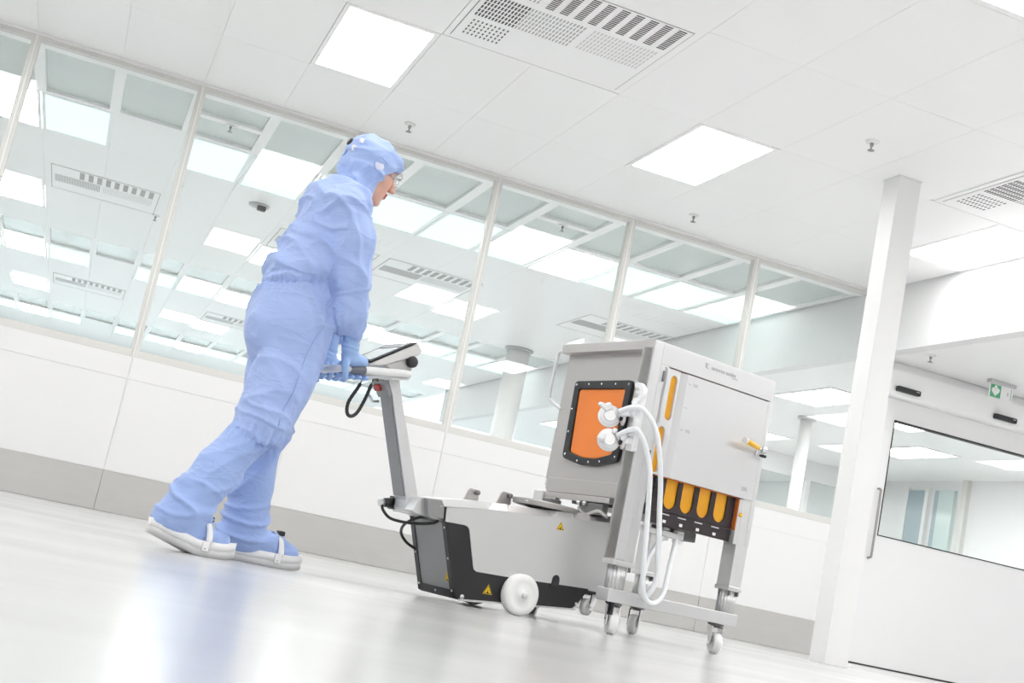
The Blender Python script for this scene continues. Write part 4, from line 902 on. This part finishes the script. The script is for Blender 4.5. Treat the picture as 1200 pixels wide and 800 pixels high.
# gathers at waist, knees and sleeve ends
ph = np.arctan2(t_-4.31, s_-1.80)
zw = z_-(s_-1.80)*0.18
disp += 0.0050*np.sin(ph*34+3*n1)*np.exp(-((zw-1.012)/0.030)**2)*(~arm) - 0.012*np.exp(-((zw-1.012)/0.010)**2)*(~arm)
for (cs_, ct_) in ((1.735, 4.22), (1.842, 4.408)):
    near = np.hypot(s_-cs_, t_-ct_) < 0.115; a_ = np.arctan2(t_-ct_, s_-cs_)
    disp += near*(0.006*np.sin(a_*17+5*n2)*np.exp(-((z_-0.435)/0.035)**2) + 0.012*crease(V, (0.25, 0.1, 0.95), (1, 0.4, -0.25), 31.0+cs_, 19, 5)*win(z_, 0.42, 0.56, 0.022))
for (cs_, ct_, zc) in ((1.962, 4.138, 0.925), (2.035, 4.468, 0.938)):
    near = np.hypot(s_-cs_, t_-ct_) < 0.10; a_ = np.arctan2(t_-ct_, s_-cs_)
    disp += near*(0.0045*np.sin(a_*15+4*n1)*np.exp(-((z_-zc+0.022)/0.022)**2) + 0.010*crease(V, (-0.45, 0.1, 0.9), (0.9, 0.4, 0.45), 37.0+cs_, 17, 5)*win(z_, zc-0.01, zc+0.13, 0.02))
# crease where the near sleeve meets the back
disp -= 0.010*np.exp(-((s_-(1.842+0.10*(1.30-z_)))/0.010)**2)*win(z_, 1.10, 1.30, 0.02)*(t_ < 4.21)*(t_ > 4.12)
V = V+N*disp[:, None]
suit = body_mesh('coverall', V, F, 'suit_blue', per, PB)
# outer trouser seam with small stitches, snap tab at the knee
def on_suit(s0, z0):                                         # nearest suit surface seen from the near side
    m = np.argmin((V[:, 0]-s0)**2*1.0+(V[:, 2]-z0)**2+np.where(V[:, 1] < 4.30, 0, 1)); return V[m]
sm = [on_suit(a, b) for a, b in ((1.862,0.98),(1.846,0.92),(1.832,0.85),(1.816,0.78),(1.808,0.72),(1.796,0.66),(1.786,0.60),(1.772,0.54),(1.762,0.48))]
MB(PB).tube(spline([tuple(p+np.array((0, -0.001, 0))) for p in sm], 6), 0.0028, 8).build('trouser_seam', 'seam_blue', suit)
MB(PB).box(1.795, 1.815, 4.325, 4.345, 0.402, 0.430).build('snap_tab', 'strap_white', suit, 0.003)

# --- hood with shoulder collar
Hd = Field((1.80, 4.17, 1.34), (2.12, 4.45, 1.68), 0.0048)
Hd.ell(HP(-0.008, 0, 0.022), (0.112, 0.096, 0.098), 0.02, HFR); Hd.ell(HP(0.045, 0, 0.045), (0.070, 0.078, 0.055), 0.03, HFR)
Hd.cone(HP(0.0, 0, -0.04), (1.905, 4.31, 1.372), 0.082, 0.084, 0.03, 1.05); Hd.ell(HP(-0.055, 0, -0.035), (0.06, 0.07, 0.05), 0.03, HFR)
def facecut(X, Y, Z):
    f = (X-HC[0])*hf[0]+(Z-HC[2])*hf[2]; u = (X-HC[0])*hu[0]+(Z-HC[2])*hu[2]; l = np.abs(Y-HC[1])
    edge = np.where(u > -0.03, 0.036+(u+0.03)*0.62, 0.036+(-0.03-u)*0.12) + 0.0*l
    return (f-edge)*0.8
Hd.cut(facecut)
def inside(X, Y, Z):
    f = (X-HC[0])*hf[0]+(Z-HC[2])*hf[2]; u = (X-HC[0])*hu[0]+(Z-HC[2])*hu[2]; l = Y-HC[1]
    return -(np.sqrt((np.maximum(f, 0)*0.0)**2+(l/0.066)**2+((u+0.012)/0.086)**2)-1)*0.06 - np.where(f > 0.0, 0, 0.05)
Hd.cut(inside)
V, F = Hd.mesh(1); N = normals(V, F); n1 = ns(V, (14, 14, 14), 5.5); n2 = ns(V, (10, 10, 10), 77)
disp = 0.0045*ns(V, (16, 16, 24), 12.3)+0.011*crease(V, (0.35, 0.2, 0.9), (0.9, 0.2, -0.4), 51.0, 20, 7)*np.clip(0.7+n2*2, 0.2, 1.3)
disp += 0.013*crease(V, (0.8, 0.1, -0.6), (0.6, 0.1, 0.8), 57.0, 20, 5)*win(V[:, 2], 1.34, 1.49, 0.02)
V = V+N*disp[:, None]; hood = body_mesh('hood', V, F, 'hood_blue', per, PB)
def on_hood(p, d=0.0):
    m = np.argmin(((V-np.array(p))**2).sum(1)); return V[m]
q = on_hood(HP(-0.005, -0.10, -0.005)); nd = np.array((0.0, -1, 0.1))
MB(PB).lathe(tuple(q+np.array((0, 0.004, 0))), tuple(nd), [(0.021,0.0),(0.021,0.004),(0.016,0.006),(0,0.006)], 10).build('ear_patch', 'patch_pale', hood)
MB(PB).tube(spline([tuple(on_hood(HP(0.022, -0.10, 0.022))+np.array((0,-0.001,0))), tuple(on_hood(HP(-0.018,-0.10,0.024))+np.array((0,-0.001,0))), tuple(on_hood(HP(-0.030,-0.10,0.0))+np.array((0,-0.001,0))), tuple(on_hood(HP(-0.020,-0.10,-0.026))+np.array((0,-0.001,0))), tuple(on_hood(HP(0.012,-0.10,-0.034))+np.array((0,-0.001,0)))], 6), 0.0022, 6).build('hood_seam', 'seam_blue', hood)
q = on_hood(HP(-0.12, 0.0, 0.035)); MB(PB).lathe(tuple(q+np.array((0.006,0,0))), (-1,0,0.5), [(0.016,0),(0.016,0.008),(0.010,0.012),(0,0.012)], 14).build('toggle', 'black_plastic', hood)
q = on_hood(HP(-0.11, -0.04, 0.015)); MB(PB).box(q[0]-0.008, q[0]+0.010, q[1]-0.006, q[1]+0.010, q[2]-0.018, q[2]+0.006).build('tab', 'strap_white', hood, 0.003)
q = on_hood(HP(-0.09, -0.05, 0.05)); MB(PB).box(q[0]-0.010, q[0]+0.012, q[1]-0.004, q[1]+0.010, q[2]-0.008, q[2]+0.010).build('tab', 'strap_white', hood, 0.003)

# --- safety glasses
gm = MB(PB); pts = []
for k in range(17):
    a = math.radians(-80+160*k/16); pts.append((0.030+0.094*math.cos(a)+0.006, 0.066*math.sin(a)))
vs = [tuple(HP(f, l, u)) for (f, l) in pts for u in (0.002, 0.050)]; gm.add(vs, [(2*i, 2*i+2, 2*i+3, 2*i+1) for i in range(16)], True)
gl_o = gm.build('safety_glasses', 'goggle_glass', per); sol = gl_o.modifiers.new('thick', 'SOLIDIFY'); sol.thickness = 0.0018
MB(PB).tube([tuple(HP(f, l, 0.051)) for f, l in pts], 0.0024, 8).build('brow_bar', 'goggle_frame', gl_o)
for e in (0, 16): MB(PB).tube([tuple(HP(pts[e][0], pts[e][1], 0.035)), tuple(HP(0.0, pts[e][1]*1.05, 0.025))], 0.003, 8).build('temple', 'goggle_frame', gl_o)

# --- gloves gripping the handle
def glove(ds, ct, wr, arm0, sg):
    """palm over the bar, fingers over the outer side and under; sg = +1 when fingers pass on the far side"""
    G = Field((1.93+ds, ct-0.075, 0.68), (2.13+ds, ct+0.075, 0.92), 0.0030); h_ = lambda s: hs(s)
    G.cone(arm0, wr, 0.0335, 0.0275, 0.01); pc = (2.028+ds, ct, h_(2.028)+0.036)
    G.cone(wr, (2.010+ds, ct-0.004*sg, h_(2.0)+0.050), 0.0275, 0.024, 0.02)
    G.cone((2.000+ds, ct-0.004*sg, h_(2.0)+0.036), (2.066+ds, ct+0.004*sg, h_(2.066)+0.030), 0.021, 0.016, 0.022); G.ell(pc, (0.048, 0.032, 0.019), 0.02)
    for i, ln in enumerate((0.94, 1.0, 0.98, 0.86)):
        x = 2.000+ds+0.0235*i; b_ = h_(x); kx = 0.006*(i-1.5)
        P = [(x, ct+0.012*sg, b_+0.034), (x+kx*0.4, ct+0.033*sg*ln, b_+0.018), (x+kx*0.7, ct+0.036*sg*ln, b_-0.010), (x+kx+0.004, ct+0.016*sg, b_-0.0275), (x+kx+0.008, ct-0.014*sg*ln, b_-0.026)]
        F2 = Field((x-0.03, ct-0.075, 0.68), (x+0.03, ct+0.075, 0.92), 0.0030)
        G.chain(P, [0.0115, 0.0105, 0.0100, 0.0095, 0.0078], 0.004)
    G.chain([(1.992+ds, ct-0.014*sg, h_(2.0)+0.040), (1.982+ds, ct-0.030*sg, h_(1.99)+0.012), (1.988+ds, ct-0.031*sg, h_(1.99)-0.014), (1.998+ds, ct-0.024*sg, h_(2.0)-0.034)], [0.016, 0.0125, 0.0110, 0.0085], 0.008)
    V, F = G.mesh(1); N = normals(V, F); d = 0.0012*ns(V, (50, 50, 50), 3.0) + 0.0016*np.sin(V[:, 2]*330+3*ns(V, (20, 20, 20), 8))*np.exp(-((V[:, 2]-(h_(2.0)+0.078))/0.022)**2)
    g = body_mesh('glove', V+N*d[:, None], F, 'glove_blue', per, PB)
    MB(PB).tube([tuple(Vector(arm0)+Vector((0.034*math.cos(a), 0.034*math.sin(a), 0.006*math.cos(a)))) for a in [2*math.pi*k/24 for k in range(25)]], 0.0022, 6).build('cuff_bead', 'glove_blue', g)
glove(0.0, 4.19, (1.990, 4.168, 0.822), (1.972, 4.150, 0.896), 1)
glove(0.024, 4.43, (2.040, 4.448, 0.828), (2.042, 4.460, 0.905), -1)

# --- overboots: leg, foot, sole, strap
def boot(knee, ank, heel, toe, lift, ct, seed):
    D0 = Field((1.38, ct-0.12, -0.01), (2.16, ct+0.12, 0.47), 0.0055)
    k_, a_ = np.array(knee), np.array(ank)
    D0.chain([k_, k_*0.5+a_*0.5, a_], [0.070, 0.075, 0.083], 0.03, 1.0)
    hz = lift; fl = lambda s: max(0.0, (heel+0.16-s)/0.16)*lift                      # sole height under s
    D0.ell((a_[0]+0.004, ct, a_[2]-0.035), (0.094, 0.075, 0.050), 0.03)
    D0.chain([(heel+0.055, ct, fl(heel+0.055)+0.070), (heel+0.15, ct, fl(heel+0.15)+0.068), (toe-0.055, ct, fl(toe-0.055)+0.056)], [0.050, 0.050, 0.038], 0.03, 1.0)
    D0.cut(lambda X, Y, Z: (np.maximum(0.0, (heel+0.16-X)/0.16)*lift+0.034)-Z)
    V, F = D0.mesh(1); N = normals(V, F); n1 = ns(V, (9, 9, 9), seed); n2 = ns(V, (6, 6, 6), seed+30)
    ax = (a_-k_)/np.linalg.norm(a_-k_); al = (V-k_)@ax; Ln = np.linalg.norm(a_-k_); ang = np.arctan2(V[:, 1]-ct, V[:, 0]-a_[0])
    d = 0.005*ns(V, (9, 9, 6), seed+3); nx = np.array((-ax[2], 0, ax[0]))
    d += 0.018*crease(V, ax+0.25*nx, nx-0.25*ax+np.array((0, 0.4, 0)), seed+7, 17, 5)*win(al, Ln*0.74, Ln+0.05, 0.016)
    d += 0.011*crease(V, nx+0.5*ax+np.array((0, 0.2, 0)), ax-0.4*nx, seed+11, 11, 3)*win(al, -0.05, Ln*0.85, 0.03)
    d += 0.004*np.sin(np.arctan2(V[:, 1]-ct, V[:, 0]-k_[0])*15+4*n1)*np.exp(-(al/0.04)**2)
    o = body_mesh('overboot', V+N*d[:, None], F, 'boot_blue', per, PB)
    fl2 = lambda x: fl(max(x, heel+0.012))
    def outline(w, ext): 
        pts = []; Lf = toe-heel
        for k in range(41):
            u = k/40; x = heel-ext+u*(Lf+2*ext)
            wd = w*(0.72+0.28*math.sin(math.pi*min(1, max(0, (u-0.15)/0.85))))*math.sqrt(max(0, 1-(2*u-1)**6)); wd *= math.sqrt(max(0.0, min(1, u/0.10)))*math.sqrt(max(0.0, 1-max(0.0, (u-0.70)/0.30)**2)) if u < 0.10 or u > 0.70 else 1
            pts.append((x, wd))
        return pts
    def slab(z0, z1, w, ext, nm, m, par):
        mb = MB(PB); ol = outline(w, ext); n_ = len(ol); toe_up = lambda x: fl2(x)+max(0, (x-(toe-0.09))/0.09)**2*0.010
        ring_ = [(x, -y) for x, y in ol]+[(x, y) for x, y in ol[::-1]]; N_ = len(ring_)
        vs = [(x, ct+y, toe_up(x)+z0) for x, y in ring_]+[(x, ct+y, toe_up(x)+z1) for x, y in ring_]
        fs = [(i, (i+1) % N_, N_+(i+1) % N_, N_+i) for i in range(N_)]
        fs += [(N_+i, N_+i+1, N_+N_-2-i, N_+N_-1-i) for i in range(n_-1)] + [(N_-1-i, N_-2-i, i+1, i) for i in range(n_-1)]
        return mb.add(vs, fs, True).build(nm, m, par, 0)
    so = slab(0.0, 0.024, 0.063, 0.006, 'sole', 'sole_grey', o); slab(0.024, 0.052, 0.062, 0.005, 'sole_edge', 'sole_white', so)
    xs = heel+0.195
    arch = [(xs-0.012+0.012*abs(math.cos(a)), ct-0.067*math.cos(a), fl(xs)+0.046+0.080*math.sin(a)) for a in [math.pi*k/16 for k in range(17)]]
    st = MB(PB); w_ = Vector((0.011, 0, -0.004)); st.add([Vector(p)+w_*k for p in arch for k in (-1, 1)], [(2*i, 2*i+1, 2*i+3, 2*i+2) for i in range(16)], True)
    s_o = st.build('strap', 'strap_white', o); s_o.modifiers.new('thick', 'SOLIDIFY').thickness = 0.003
    MB(PB).box(xs-0.022, xs+0.002, ct-0.072, ct-0.062, fl(xs)+0.018, fl(xs)+0.050).build('strap_end', 'strap_white', s_o, 0.003)
    MB(PB).lathe((xs-0.012, ct-0.070, fl(xs)+0.028), (0,-1,0), [(0.004,0.003),(0.004,0.005),(0,0.006)], 10).build('snap', 'steel', s_o)
    MB(PB).box(xs-0.012, xs+0.014, ct-0.034, ct-0.004, fl(xs)+0.116, fl(xs)+0.134).build('buckle', 'black_plastic', s_o, 0.004)
boot((1.712, 4.22, 0.425), (1.548, 4.22, 0.145), 1.442, 1.757, 0.045, 4.22, 2.0)
boot((1.845, 4.41, 0.425), (1.852, 4.41, 0.120), 1.795, 2.102, 0.0, 4.41, 15.0)
